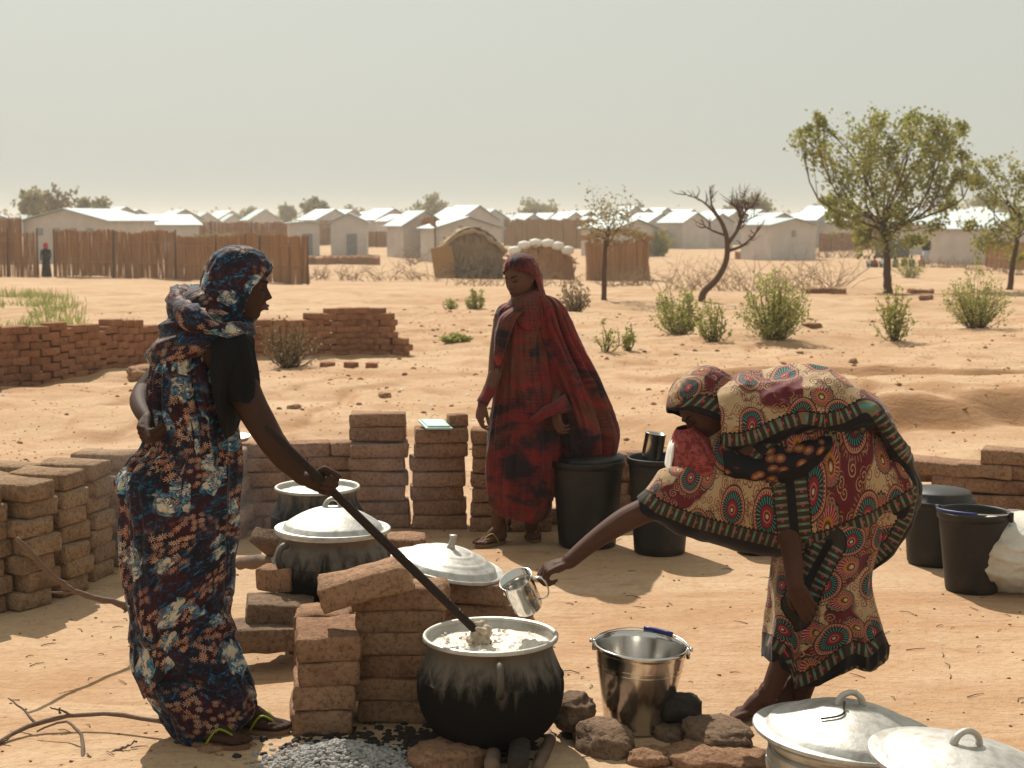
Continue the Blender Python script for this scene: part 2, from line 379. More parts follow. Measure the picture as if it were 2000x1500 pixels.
def mat_plastic(name,c,rough=.42):
    m=NT(name); p=m.obj(); du=m.noise(p,5,5,.65)
    col=m.mix(m.math('MULTIPLY',m.ramp(du,[(.45,0),(.75,1)]),.22),c,(.16,.11,.07))
    return m.done(col,m.math('ADD',rough,m.math('MULTIPLY',du,.2)),0,m.bump(m.noise(p,30,3),.08,.004),spec=.4)
def mat_wood(name,c1,c2):
    m=NT(name); p=m.geo(); g=m.noise(m.n('Mapping',None,Vector=p,Scale=(8,8,8)).outputs[0],4,6,.7,.6)
    return m.done(m.mix(g,c1,c2),.85,0,m.bump(m.noise(p,70,4,.7),.6,.006),spec=.2)
def mat_leaf(name,c1,c2,trans=.35):
    m=NT(name); p=m.geo(); r=m.n('NewGeometry').outputs['Random Per Island']
    c=m.mix(r,c1,c2); c=m.mix(m.math('MULTIPLY',m.ramp(m.noise(p,1.6,3,.6),[(.4,0),(.65,1)]),.5),c,tuple(x*.7 for x in c1))
    return m.done(c,.6,0,None,spec=.3,trans=trans)
def mat_roof():
    m=NT('sheet_roof'); p=m.obj(); w_=m.math('SINE',m.math('MULTIPLY',m.n('SeparateXYZ',None,Vector=p).outputs[1],38))
    return m.done(m.mix(m.noise(p,.8,3),(.28,.36,.38),(.36,.44,.45)),.6,0,m.bump(w_,.25,.02),spec=.7)
def mat_reed(name,c1,c2):
    m=NT(name); p=m.geo(); r=m.n('NewGeometry').outputs['Random Per Island']
    c=m.mix(r,c1,c2); c=m.mix(m.math('MULTIPLY',m.noise(m.n('Mapping',None,Vector=p,Scale=(9,9,.7)).outputs[0],1.5,4,.6),.6),c,tuple(x*.5 for x in c1))
    return m.done(c,.9,0,None,spec=.1)
M={}
M['sand']=mat_sand()
M['brick']=mat_brick('mud_brick',(.205,.105,.06),(.32,.19,.115),(.085,.04,.022))
M['brick_red']=mat_brick('red_mud_brick',(.20,.088,.048),(.32,.155,.085),(.09,.036,.02))
M['brick_grey']=mat_brick('straw_mud_brick',(.19,.115,.066),(.31,.205,.125),(.08,.045,.026))
M['rock']=mat_brick('burnt_rock',(.12,.08,.055),(.2,.13,.085),(.05,.03,.022))
M['floral']=mat_floral(); M['paisley']=mat_paisley(); M['tiedye']=mat_tiedye()
M['skin']=mat_skin('dark_skin',(.034,.014,.008),(.055,.024,.0135))
M['skin2']=mat_skin('brown_skin',(.055,.022,.013),(.082,.035,.021))
M['tee']=flat('black_cotton',(.0055,.0055,.006),.9,0,.2,9,.3,60)
M['blackcloth']=flat('black_printed_cloth',(.013,.011,.012),.85,0,.3,9,.3,60)
M['pink']=None
M['alu']=mat_alu('worn_aluminium',(.58,.565,.53),.42,None,.5)
M['paleplastic']=mat_plastic('pale_aqua_plastic',(.42,.62,.58),.4)
M['alu_rim']=mat_alu('dull_aluminium',(.50,.48,.43),.40,None,.4)
M['steel']=mat_steel()
M['black']=mat_plastic('black_plastic',(.005,.005,.0055),.42)
M['blueplastic']=mat_plastic('blue_plastic',(.012,.02,.14),.35)
M['teal']=mat_plastic('teal_plastic',(.02,.28,.20),.4)
M['handle_wood']=mat_wood('smoky_wood',(.010,.007,.006),(.035,.022,.016))
M['branch']=mat_wood('dry_branch',(.10,.065,.045),(.22,.15,.11))
M['bark']=mat_wood('tree_bark',(.06,.033,.022),(.13,.075,.05))
M['char']=mat_wood('charred_wood',(.012,.010,.009),(.05,.04,.033))
M['sole']=flat('sandal_sole',(.16,.09,.055),.8); M['strap']=flat('lime_strap',(.22,.26,.02),.5); M['strapy']=flat('yellow_strap',(.34,.24,.03),.5)
M['leaf']=mat_leaf('tree_leaf',(.22,.24,.055),(.46,.42,.12))
M['bushleaf']=mat_leaf('bush_leaf',(.26,.28,.07),(.46,.44,.15),.4)
M['dryleaf']=mat_leaf('dry_twig',(.20,.15,.07),(.30,.22,.11),.1)
M['farleaf']=mat_leaf('far_leaf',(.24,.21,.09),(.36,.30,.15),.3)
M['grass']=mat_leaf('grass_blade',(.20,.22,.06),(.36,.36,.13),.4)
M['roof']=mat_roof()
M['wall']=flat('white_panel_wall',(.52,.475,.45),.8,0,.10,1.2)
M['window']=flat('grey_vent',(.22,.22,.23),.7)
M['reed']=mat_reed('brown_reed',(.34,.165,.07),(.47,.26,.125))
M['reedy']=mat_reed('golden_reed',(.36,.20,.08),(.42,.25,.11))
M['brush']=mat_reed('pale_brushwood',(.24,.16,.10),(.38,.27,.17))
M['mud']=flat('mud_wall',(.25,.13,.07),.95,0,.3,2,.6,8)
M['thatch']=mat_reed('straw_thatch',(.36,.26,.15),(.52,.40,.25))
M['dark']=flat('dark_opening',(.03,.02,.016),.9)
M['wbag']=flat('white_tarp',(.72,.70,.64),.6,0,.08,3)
M['board']=flat('grey_board',(.10,.095,.09),.7)
def mat_food(name,c1,c2):
    m=NT(name); p=m.obj(); n=m.noise(p,38,5,.6,.5)
    vo=m.n('TexVoronoi',None,Vector=p,Scale=55).outputs['Distance']
    return m.done(m.mix(m.ramp(n,[(.38,0),(.6,1)]),c1,c2),.38,0,m.bump(m.math('ADD',n,m.math('MULTIPLY',vo,-.7)),.7,.008),spec=.4)
M['porridge']=mat_food('boiling_porridge',(.56,.48,.38),(.78,.72,.64))
M['dough']=flat('sticky_dough',(.45,.37,.28),.45,0,.35,50,.9,70)
M['flour']=mat_food('white_meal',(.62,.60,.52),(.74,.72,.66))
M['ash']=flat('white_ash',(.31,.295,.28),.95,0,.35,30)
# ================================================================ GROUND
def ground():
    ys=[-4+13*i/70 for i in range(70)]+[9*math.exp(math.log(40/9)*i/430) for i in range(430)]+[40*math.exp(math.log(4200/40)*i/150) for i in range(151)]
    NR=len(ys)-1
    cs=[]; NC=440
    for j in range(NC+1):
        t=2*j/NC-1; cs.append(.47*t+1.1*t**5)
    vs=[]
    for y in ys:
        for c in cs:
            x=c*(y+7); vs.append((x,y,gz(x,y)))
    fs=[]
    for i in range(NR):
        for j in range(NC):
            a=i*(NC+1)+j; fs.append((a,a+1,a+NC+2,a+NC+1))
    o=link('ground',mesh('ground',vs,fs,M['sand'])); tag(o,kind='structure')
ground()
# loose clods, pebbles and crumbs of earth
def clod(mb,p,s,seed):
    rr=random.Random(seed); n=6
    a0=rr.uniform(0,6)
    rings=[(1.0,-.15),(1.05,.25),(.6,.62)]
    vs=[];fs=[]
    for r,z in rings:
        for k in range(n):
            a=a0+2*math.pi*k/n; q=r*rr.uniform(.75,1.15)
            vs.append((p[0]+math.cos(a)*q*s,p[1]+math.sin(a)*q*s*.8,p[2]+(z+rr.uniform(-.08,.08))*s))
    vs.append((p[0],p[1],p[2]+.75*s)); 
    for i in range(2):
        for k in range(n): fs.append((i*n+k,i*n+(k+1)%n,(i+1)*n+(k+1)%n,(i+1)*n+k))
    for k in range(n): fs.append((2*n+k,2*n+(k+1)%n,3*n))
    mb.add(vs,fs)
mb=MB(); rr=random.Random(5)
for i in range(9000):
    Y=4.4+rr.random()**1.15*24; x=rr.uniform(-.42,.42)*(Y+1)
    if Y<9.6 and rr.random()<.72: continue
    s=rr.uniform(.0022,.006)*(1+Y*.05)
    if Y>10 and rr.random()<.10: s*=rr.uniform(1.6,3.6)
    clod(mb,(x,Y,gz(x,Y)),s,i)
tag(mb.build('pebble_scatter',M['brick_red'],smooth=False),kind='stuff',label='small clods and pebbles scattered over the sandy ground',cat='pebbles')
# ================================================================ VEGETATION
def leafcard(mb,p,s,rr,lean=None):
    d=Vector((rr.gauss(0,1),rr.gauss(0,1),rr.gauss(0,1)+(.3))).normalized() if lean is None else (Vector(lean)+Vector((rr.gauss(0,.45),rr.gauss(0,.45),rr.gauss(0,.45)))).normalized()
    e=d.cross(Vector((rr.gauss(0,1),rr.gauss(0,1),rr.gauss(0,1)))).normalized()*s*.42
    k=len(mb.v); mb.v+=[tuple(p-e*.2),tuple(p+d*s*.5+e),tuple(p+d*s),tuple(p+d*s*.5-e)]; mb.f.append((k,k+1,k+2,k+3))
def tree(name,base,trunk,clusters,leaf,label,cat='tree',group=None,leafmat='leaf',barkmat='bark',lsize=.075,nper=160,tr=(.11,.07),seed=1,twigs=5,crown=True):
    """trunk: list of offsets; clusters: (dx,dy,dz,radius)"""
    rr=random.Random(seed)
    root=empty(name,base,0,label,cat,group)
    tb=MB(); path=smoothpath([Vector(t) for t in trunk],14)
    rs=[tr[0]+(tr[1]-tr[0])*i/13 for i in range(14)]; rs[0]*=1.35
    path=[Vector(p)+Vector((rr.gauss(0,1),rr.gauss(0,1),0))*tr[0]*.10 for p in path]
    tb.tube(path,rs,9)
    lb=MB(); top=path[-1]
    for (dx,dy,dz,cr) in clusters:
        c=Vector((dx,dy,dz)); st=path[rr.choice([9,10,11,12,13,13])]
        mid=(st+c)/2+Vector((rr.gauss(0,.22),rr.gauss(0,.22),rr.uniform(-.3,.1)))*(c-st).length*.7
        bp=smoothpath([st,mid,c],9); L=(c-st).length
        r0=min(tr[1]*.6,.010+.009*L)
        tb.tube(bp,[r0*(1-.82*i/8) for i in range(9)],6)
        for _ in range(twigs):
            s=Vector(bp[rr.choice([4,5,6,7,8])]); e=c+Vector((rr.gauss(0,1),rr.gauss(0,1),rr.gauss(0,.8)))*cr*.8
            m_=(s+e)/2+Vector((rr.gauss(0,.1),rr.gauss(0,.1),rr.gauss(0,.1)))*cr
            tp=smoothpath([s,m_,e],5); tb.tube(tp,[r0*.28,r0*.24,r0*.2,r0*.15,r0*.08],4,cap=False)
            if crown:
                n=int(nper/twigs*rr.uniform(.4,1.6))
                for _ in range(n):
                    q=Vector(tp[rr.choice([2,3,4,4,4])])+Vector((rr.gauss(0,1),rr.gauss(0,1),rr.gauss(0,1)))*cr*.38
                    leafcard(lb,q,lsize*rr.uniform(.6,1.25),rr)
    tb.build('trunk',M[barkmat],root)
    if crown: lb.build('crown',M[leafmat],root,smooth=False)
    return root
def shape_clusters(cx,cz,rx,rz,n,cr,seed,ry=None,gap=.3):
    rr=random.Random(seed); o=[]
    while len(o)<n:
        x,y,z=rr.uniform(-1,1),rr.uniform(-1,1),rr.uniform(-1,1)
        d=math.sqrt(x*x+y*y+z*z)
        if d>1 or d<gap: continue
        o.append((cx+x*rx,y*(ry or rx),cz+z*rz,cr*rr.uniform(.7,1.2)))
    return o
def pxcl(pts,base,Y,rr,depth):
    """crown clumps given as (u,v,radius m) around a tree that stands at distance Y"""
    o=[]
    for u,v,r in pts:
        dy=rr.uniform(-depth,depth); p=W(u,v,Y+dy); o.append((p.x-base.x,dy,p.z-base.z,r))
    return o
# --- big green tree on the right
rr=random.Random(3); b=G(1735,572); Yt=b.y
def tw(u,v): p=W(u,v,Yt); return (p.x-b.x,0,p.z-b.z)
pts=[(1590,270,.28),(1565,255,.12),(1600,235,.12),(1620,300,.34),(1655,265,.36),(1700,260,.34),(1745,255,.36),(1790,255,.3),(1835,240,.22),(1862,222,.14),(1880,250,.14),(1850,275,.3),(1875,300,.22),
(1610,345,.22),(1650,330,.4),(1700,320,.42),(1750,320,.42),(1800,320,.4),(1845,330,.32),(1640,380,.34),(1690,385,.42),(1740,385,.42),(1790,380,.42),(1835,375,.3),(1620,395,.15),
(1665,425,.28),(1710,430,.36),(1760,430,.4),(1810,430,.3),(1795,470,.16),(1690,465,.2),(1670,455,.2),(1740,470,.3),(1780,395,.4),(1720,350,.4),(1770,350,.4),(1680,290,.3),(1730,290,.3),(1820,290,.3),(1870,340,.16),(1850,400,.2),(1640,430,.15),(1835,440,.18),(1780,232,.16),(1715,238,.12),(1830,260,.2)]
tree('acacia_tree',b,[(0,0,-.05),tw(1733,530),tw(1730,480),tw(1722,430)],[q for k,q in enumerate(pxcl(pts,b,Yt,rr,.9)) if k not in (9,13,22,28,36)],None,'large green tree standing in front of the outdoor class on the right','tree',None,'leaf','bark',.11,250,(.125,.065),11,8)
# --- tree cut by the right edge
rr=random.Random(4); b=G(1972,566); Yt=b.y
pts=[(1905,325,.2),(1935,315,.25),(1960,335,.25),(1915,355,.22),(1950,370,.28),(1985,380,.3),(2020,360,.4),(2010,400,.4),(1975,420,.3),(1940,455,.26),(1915,480,.2),(1960,480,.28),(2000,440,.35),(2040,420,.4),(2050,370,.4),(2060,470,.4),(1990,500,.2),(2080,400,.5),(1900,350,.12),(2000,350,.2),(1890,440,.12)]
tree('acacia_tree',b,[(0,0,-.05),tw(1978,520),tw(1986,470),tw(1995,420)],pxcl(pts,b,Yt,rr,.8),None,'green tree half cut off by the right edge, with a dark slim trunk','tree',None,'leaf','bark',.105,160,(.09,.05),12,7)
# --- leaning bare tree
b=G(1370,588); Yt=b.y; rr=random.Random(6)
root=empty('bare_tree',b,0,'leaning bare tree with a crooked dark trunk and leafless branches','tree')
tb=MB(); P=[tw(1370,590),tw(1375,570),tw(1400,545),tw(1418,510),tw(1420,470),tw(1412,440),tw(1400,420)]
tb.tube(smoothpath(P,22),[.085-.0022*i for i in range(22)],9)
def br(a,mids,r,depth=2):
    pts=[a]+mids; sm=smoothpath([Vector(q) for q in pts],10)
    tb.tube(sm,[r*(1-.8*i/9) for i in range(10)],6)
    if depth>0:
        for k in (3,5,6,7,8,9):
            s=Vector(sm[k]); d=(Vector(sm[min(k+1,9)])-Vector(sm[k-1])).normalized()
            for _ in range(2):
                e=s+(d*.8+Vector((rr.gauss(0,.6),rr.gauss(0,.8),rr.uniform(-.1,.9)))).normalized()*rr.uniform(.14,.38)*(.6+.4*depth)
                br(tuple(s),[tuple((s+e)/2+Vector((rr.gauss(0,.04),0,rr.gauss(0,.04)))),tuple(e)],r*.38,depth-1)
br(tw(1422,475),[tw(1440,450),tw(1450,425),tw(1458,408)],.05,2)
br(tw(1412,440),[tw(1395,415),tw(1370,392),tw(1340,380)],.04,1)
br(tw(1408,432),[tw(1392,405),tw(1388,390),tw(1388,375)],.032,1)
br(tw(1418,460),[tw(1390,450),tw(1375,440)],.03,1)
br(tw(1422,490),[tw(1450,480),tw(1470,462),tw(1480,450)],.04,1)
br(tw(1440,450),[tw(1446,420),tw(1430,395)],.04,1)
tb.build('trunk',M['bark'],root)
# --- slender half bare tree left of it
b=G(1180,586); Yt=b.y; rr=random.Random(8)
pts=[(1160,405,.3),(1185,395,.32),(1205,410,.28),(1175,425,.25),(1230,415,.25),(1165,470,.2),(1205,475,.25),(1225,450,.2),(1150,440,.14),(1190,455,.25)]
tree('thorn_tree',b,[(0,0,-.05),tw(1180,540),tw(1182,490),tw(1188,450)],pxcl(pts,b,Yt,rr,.5),None,'slender half bare tree in front of the brown reed hut','tree',None,'farleaf','bark',.06,100,(.06,.04),14,6)
# --- trees far off
fars=[(1462,415,190,46,26,'rounded greenish brown treetop behind the bare leaning tree'),(835,412,230,40,24,'dense rounded treetop behind the white shelters left of centre'),
(1050,418,240,36,18,'low rounded treetop behind the row of sheet roofs, above the woman in red'),(118,395,150,30,30,'bare grey treetop rising behind the long white building'),(80,405,160,36,20,'brownish treetop left of the bare treetop behind the long building'),
(190,410,165,32,18,'green treetop right of the bare treetop behind the long building'),(612,410,210,26,22,'pale treetop behind the small white hut and reed screen'),(562,416,260,16,14,'narrow pale treetop left of the pale one behind the small white hut'),
(500,420,280,22,10,'low pale treetop behind the roofs over the long reed fence'),(925,424,300,30,12,'low pale treetops behind the shelters left of the woman in red'),(775,425,320,24,9,'faint small treetop between the grey gabled shelters'),(1225,415,280,26,10,'small treetop just right of the slender tree'),(700,424,330,26,8,'faint low treetop over the grey gabled shelter'),(1600,418,260,30,12,'faint treetop left of the large green tree'),(1920,402,230,40,22,'pale treetop behind the shelters at the far right')]
for i,(u,v,Y,hw,hh,lab) in enumerate(fars):
    X=(u-1000)*Y/F; s=Y/F; base=on(X,Y); top=W(u,v,Y).z-base.z
    cl=shape_clusters(0,top,hw*s*.85,hh*s*.8,14,hw*s*.3,i+50,gap=.2)
    bare=(i==3)
    tree('distant_tree',base,[(0,0,-.1),(0.2,0,top*.4),(-.1,0,top*.75)],cl,None,lab,'tree','trees along the skyline','dryleaf' if bare else 'farleaf','bark',.30+s*2.2,40 if bare else 190,(.28,.16),i+90,5)
# a far-off belt of scrub that reads as one mass
mb=MB(); rr=random.Random(77)
for i in range(420):
    Y=rr.uniform(420,900); X=rr.uniform(-.42,.42)*Y; base=on(X,Y); h=rr.uniform(2,6.5); w_=rr.uniform(3,9)
    for k in range(34):
        p=base+Vector((rr.gauss(0,1)*w_*.4,rr.gauss(0,1)*w_*.4,h*(.5+.25*rr.gauss(0,1)))); leafcard(mb,p,rr.uniform(.8,1.6),rr)
tag(mb.build('scrub_belt',M['farleaf'],smooth=False),'hazy belt of scrub far behind the camp','scrub',kind='stuff')
# --- bushes
def bush(u,v,wpx,hpx,label,mat='bushleaf',n=60,leaves=30,seed=1,name='shrub',spread=1.0,group=None,lsize=.045,stemr=.008,bare=.25):
    b=G(u,v); s=b.y/F; Wd=wpx*s/2; H=hpx*s; rr=random.Random(seed)
    root=empty(name,b,0,label,'shrub',group); tb=MB(); lb=MB()
    for i in range(n):
        a=rr.uniform(0,2*math.pi); q=rr.random()**.6*spread
        tip=Vector((math.cos(a)*q*Wd,math.sin(a)*q*Wd*.8,H*(1.02-.5*q*q)*rr.uniform(.5,1.15)))
        st=Vector((math.cos(a)*.13*Wd,math.sin(a)*.13*Wd,0)); mid=st*.4+tip*.45+Vector((rr.gauss(0,.05),rr.gauss(0,.05),-.06*H))
        pp=smoothpath([st-Vector((0,0,.04)),mid,tip],7)
        tb.tube(pp,[stemr*(1-.75*k/6) for k in range(7)],4,cap=False)
        for k in range(leaves):
            t=bare+(1-bare)*rr.random()**.8; q_=crom(np.array(pp),t*6); leafcard(lb,Vector(q_)+Vector((rr.gauss(0,1),rr.gauss(0,1),rr.gauss(0,1)))*.035*Wd*2,lsize*rr.uniform(.6,1.2),rr,lean=((tip-mid).normalized()))
    tb.build('stems',M['bark'],root); lb.build('foliage',M[mat],root,smooth=False); return root
G1='green shrubs on the sandy slope'
bush(1325,652,125,88,'leftmost green shrub, at the foot of the slope under the leaning tree',seed=1,n=60,leaves=26,group=G1)
bush(1392,664,70,78,'small pale green shrub squeezed between the two bigger ones',seed=2,n=30,leaves=20,group=G1)
bush(1512,662,165,122,'widest green shrub with several dark stems, right of the leaning tree',seed=3,n=95,leaves=30,group=G1)
bush(1748,664,85,110,'narrow green shrub right below the trunk of the large tree',seed=4,n=34,leaves=28,group=G1)
bush(1908,640,150,105,'dense rounded green shrub at the right casting a shadow',seed=5,n=80,leaves=30,group=G1)
bush(1778,543,75,40,'green shrub in front of the seated group',seed=6,n=40,leaves=24,lsize=.07,stemr=.012,group=G1)
bush(1180,688,75,70,'sparse open shrub right of the woman in red',seed=7,n=9,leaves=18,group=G1,stemr=.012)
bush(1228,685,40,48,'little upright shrub beside the sparse open one',seed=8,n=16,leaves=22,group=G1)
bush(928,603,50,38,'small shrub to the left of the head of the woman in red',seed=9,n=26,leaves=20,group=G1)
bush(880,605,34,24,'low dark tuft left of the small shrub',seed=10,n=18,leaves=14,group=G1)
bush(1122,612,70,62,'dry brown shrub right of the shoulder of the woman in red','dryleaf',seed=11,n=50,leaves=16,group='dry shrubs')
bush(566,716,125,92,'dry yellowish thorn bush in front of the long brick wall','dryleaf',seed=12,n=70,leaves=13,group='dry shrubs',lsize=.035)
bush(1290,500,60,52,'dark green bush against the white shelter','leaf',seed=13,n=50,leaves=30,lsize=.14,stemr=.02,group=G1)
bush(890,668,60,12,'flat green weed on the open sand',seed=14,n=60,leaves=16,group=G1)
bush(1300,610,40,26,'low scrub at the foot of the leaning tree','dryleaf',seed=15,n=26,leaves=12,group='dry shrubs')
bush(540,548,50,38,'thin yellow weed at the foot of the reed fence',seed=16,n=12,leaves=10,lsize=.09,stemr=.015,group=G1)
bush(430,556,70,44,'thin yellow weeds left of the other at the foot of the reed fence',seed=17,n=14,leaves=10,lsize=.09,stemr=.015,group=G1)
# tall grass behind the long brick wall
mb=MB(); rr=random.Random(21)
for i in range(5200):
    u=rr.uniform(-160,170); Y=rr.uniform(21,38); X=(u-1000)/F*Y; 
    if rr.random()<sstep(40,170,u)*.85 or noise.noise(Vector((X*.9,Y*.6,5)))<-.05: continue
    q=on(X,Y); h=rr.uniform(.06,.22)*(1+.9*noise.noise(Vector((X*.8,Y*.5,0))))*(1+(Y-21)*.02)
    t=Vector((rr.gauss(0,.06),rr.gauss(0,.05),h)); k=len(mb.v); e=Vector((.011,0,0))
    mb.v+=[tuple(q-e),tuple(q+e),tuple(q+t*.6+e*.7),tuple(q+t),tuple(q+t*.6-e*.7)]; mb.f.append((k,k+1,k+2,k+3,k+4))
tag(mb.build('tall_grass',M['grass'],smooth=False),'pale green tall grass growing behind the long brick wall','grass',kind='stuff')
# dead thorn branches piled as a fence
def thorns(name,u0,v0,u1,v1,n,h,label,seed):
    rr=random.Random(seed); a=G(u0,v0); b=G(u1,v1); mb=MB()
    for i in range(int(n*2.2)):
        t=rr.random(); p=a.lerp(b,t); p=on(p.x,p.y+rr.gauss(0,.6)); hh=h*rr.uniform(.3,1.0)
        d=Vector((rr.gauss(0,.9),rr.gauss(0,.5),1)).normalized()*hh
        pp=smoothpath([p,p+d*.5+Vector((rr.gauss(0,.1),0,0)),p+d+Vector((rr.gauss(0,.2),0,-.1))],6)
        r=.010*p.y/45; mb.tube(pp,[r*(1-.13*k) for k in range(6)],4,cap=False)
        for k in (2,3,4,5):
            s=Vector(pp[k]); e=s+Vector((rr.gauss(0,.4),rr.gauss(0,.3),rr.uniform(-.1,.5)))*hh*.45; mb.tube([s,(s+e)/2+Vector((0,0,.04)),e],[r*.45,r*.35,r*.2],3,cap=False)
    root=empty(name,a,0,label,'thorn fence','thorn fences'); tag(mb.build('thorns',M['brush'],root,loc=-a),kind='stuff')
thorns('thorn_fence',600,545,860,548,46,1.1,'line of dead thorn branches left of the mud hut',1)
thorns('thorn_fence',800,520,850,500,26,1.8,'upright dry branches just left of the arched mud hut',2)
thorns('thorn_fence',870,556,1120,560,34,1.0,'low thorn branch fence in front of the arched mud hut',3)
thorns('thorn_fence',1280,570,1660,560,80,1.3,'long pale thorn fence behind the green shrubs',4)
thorns('thorn_fence',1180,560,1270,556,30,.9,'heap of dark thorn branches at the foot of the reed hut',5)
thorns('thorn_fence',1500,500,1690,505,50,1.6,'dry brushwood between the white shelter and the large tree',6)
thorns('thorn_fence',1820,522,2010,540,50,.9,'low dead hedge at the right below the blue cloth',7)
# ================================================================ SETTLEMENT
def reed_fence(u0,v0,u1,v1,htop,label,mat='reed',seed=1,gap=0,name='reed_fence'):
    rr=random.Random(seed); a=G(u0,v0); b=G(u1,v1); L=(b-a).length; root=empty(name,a,0,label,'reed fence','reed fences')
    mb=MB(); n=int(L/.024); d=(b-a).normalized(); th=a.y/F
    for i in range(n):
        t=(i+rr.random()*.8)/n; p=a.lerp(b,t); z0=gz(p.x,p.y); H=htop*(a.y/F)*rr.uniform(.975,1.03)*(1+.02*math.sin(i*.05)+.03*noise.noise(Vector((i*.05,seed,0))))
        m_=Matrix.Rotation(rr.gauss(0,.035),3,'Y')@Matrix.Rotation(math.atan2(d.y,d.x)+rr.gauss(0,.3),3,'Z')
        mb.box((p.x-a.x,p.y-a.y+rr.gauss(0,.05),z0-a.z+H/2+rr.uniform(0,.05)),(rr.uniform(.018,.045),.03,H),M=m_)
    for zz in (.35,.8):
        mb.tube([Vector((0,-.09,htop*a.y/F*zz)),(b-a)*.5+Vector((0,-.09,htop*a.y/F*zz)),(b-a)+Vector((0,-.09,htop*a.y/F*zz))],.022,5)
    tag(mb.build('reed_panel',M[mat],root,smooth=False),kind='stuff')
    for i in range(max(2,int(L/3))+1):
        t=i/max(2,int(L/3)); p=a.lerp(b,t); pb=MB(); hh=htop*a.y/F*1.08; pb.tube([(p.x-a.x,p.y-a.y-.14,-.1),(p.x-a.x+.02,p.y-a.y-.14,hh)],.04,6); pb.build('post',M['bark'],root)
    return root
reed_fence(-40,541,76,542,88,'short brown reed fence at the left edge beside the veiled person','reed',1)
reed_fence(108,541,345,546,86,'long dark reed fence just right of the veiled person','reed',2)
reed_fence(345,546,602,556,82,'long reed fence ending in the open sand, behind the head of the woman stirring','reed',3)
reed_fence(0,515,44,515,85,'reed fence rising behind the short one at the left edge','reed',4)
reed_fence(330,498,570,494,62,'reed fence behind the long one, above its far half','reed',5)
reed_fence(625,478,690,478,46,'dark reed screen between the small white hut and the grey shelter','reed',6)
reed_fence(752,474,800,474,52,'reed screen left of the grey shelter with the bright roof stripes','reed',7)
reed_fence(818,500,850,512,70,'ragged reed screen beside the arched mud hut','reed',8)
reed_fence(985,480,1180,488,50,'golden reed fence behind the mud huts','reedy',9)
reed_fence(1580,478,1660,480,40,'reed fence behind the brushwood, left of the large tree','reed',10)
reed_fence(1800,490,1925,495,58,'reed wall under the bright roof at the right','reed',11)
reed_fence(1925,520,2020,530,50,'brown reed fence at the right edge','reed',12)
reed_fence(1440,478,1500,476,32,'small reed screen beside the pale shelter right of the leaning tree','reedy',13)
for u0,v0,u1,v1,h_,lab,mt,sd in ((600,480,640,478,34,'short brown reed screen left of the dark one by the small white hut','reed',21),(700,484,770,482,30,'low brown reed screen right of the white barrel','reed',22),
 (1290,486,1340,482,34,'brown reed screen between the pale shelter and the leaning tree','reed',23),(1330,474,1440,472,30,'long low reed screen far behind the leaning tree','reedy',24),(1600,492,1700,486,34,'brown reed screen behind the large trunk','reed',25),(1700,484,1800,482,36,'reed screen behind the grey board','reed',26),
 (1180,476,1300,474,26,'low reed screen behind the slender tree','reedy',27),(640,462,760,461,18,'far thin reed screen behind the grey gabled shelter','reedy',28),(1000,466,1180,465,20,'far reed screen below the row of bright slanted roofs','reed',29)): reed_fence(u0,v0,u1,v1,h_,lab,mt,sd)
def house(u0,u1,vb,ve,vr,Y,yaw,depth,label,nwin=0,name='shelter',group='white shelters with sheet roofs',wall='wall',over=.25):
    """gable end faces the camera; u0,u1 wall edges, ve eave, vr ridge, vb foot (px)"""
    w_=(u1-u0)*Y/F/math.cos(R(yaw)); X=((u0+u1)/2-1000)*Y/F
    zb=min(gz(X,Y),W(u0,vb,Y).z+.05)-.25; ze=W(u0,ve,Y).z; zr=W(u0,vr,Y).z
    root=empty(name,(X,Y,zb),R(yaw),label,'shelter',group)
    H=ze-zb; Hr=zr-zb; hw=w_/2; mb=MB(); depth*=(.75 if Y<121 else .45)
    v=[(-hw,0,0),(hw,0,0),(hw,0,H),(0,0,Hr),(-hw,0,H)]; v2=[(a,depth,c) for a,_,c in v]
    mb.add(v+v2,[(0,1,2,3,4),(9,8,7,6,5),(0,5,6,1),(1,6,7,2),(4,9,5,0)])
    mb.build('wall',M[wall],root,smooth=False)
    sl=(Hr-H)/hw
    for sgn in(-1,1):
        rb=MB(); e=hw+over; z1=H-sl*over
        q=[(0,-over,Hr+.03),(sgn*e,-over,z1+.03),(sgn*e,depth+over,z1+.03),(0,depth+over,Hr+.03)]
        rb.add(q+[(a,b_,c+.06) for a,b_,c in q],[(0,1,2,3),(4,7,6,5),(0,4,5,1),(1,5,6,2),(2,6,7,3),(3,7,4,0)]); rb.build('roof_panel',M['roof'],root,smooth=False)
    if Y<125 and name=='shelter' and not nwin:
        db=MB(); db.box((hw*.15,-.03,.95),(.8,.05,1.9)); db.build('door',M['window'],root,smooth=False)
    for i in range(nwin):
        x=-hw+w_*(i+1)/(nwin+1); wb=MB(); zz=H*.78; wb.box((x,-.03,zz),(w_*.075,.06,.42)); f=wb.build('window',M['window'],root,smooth=False)
        for k in (-1,0,1):
            s_=MB(); s_.box((x,-.075,zz+k*.12),(w_*.08,.03,.035)); s_.build('slat',M['wall'],f,smooth=False)
    return root
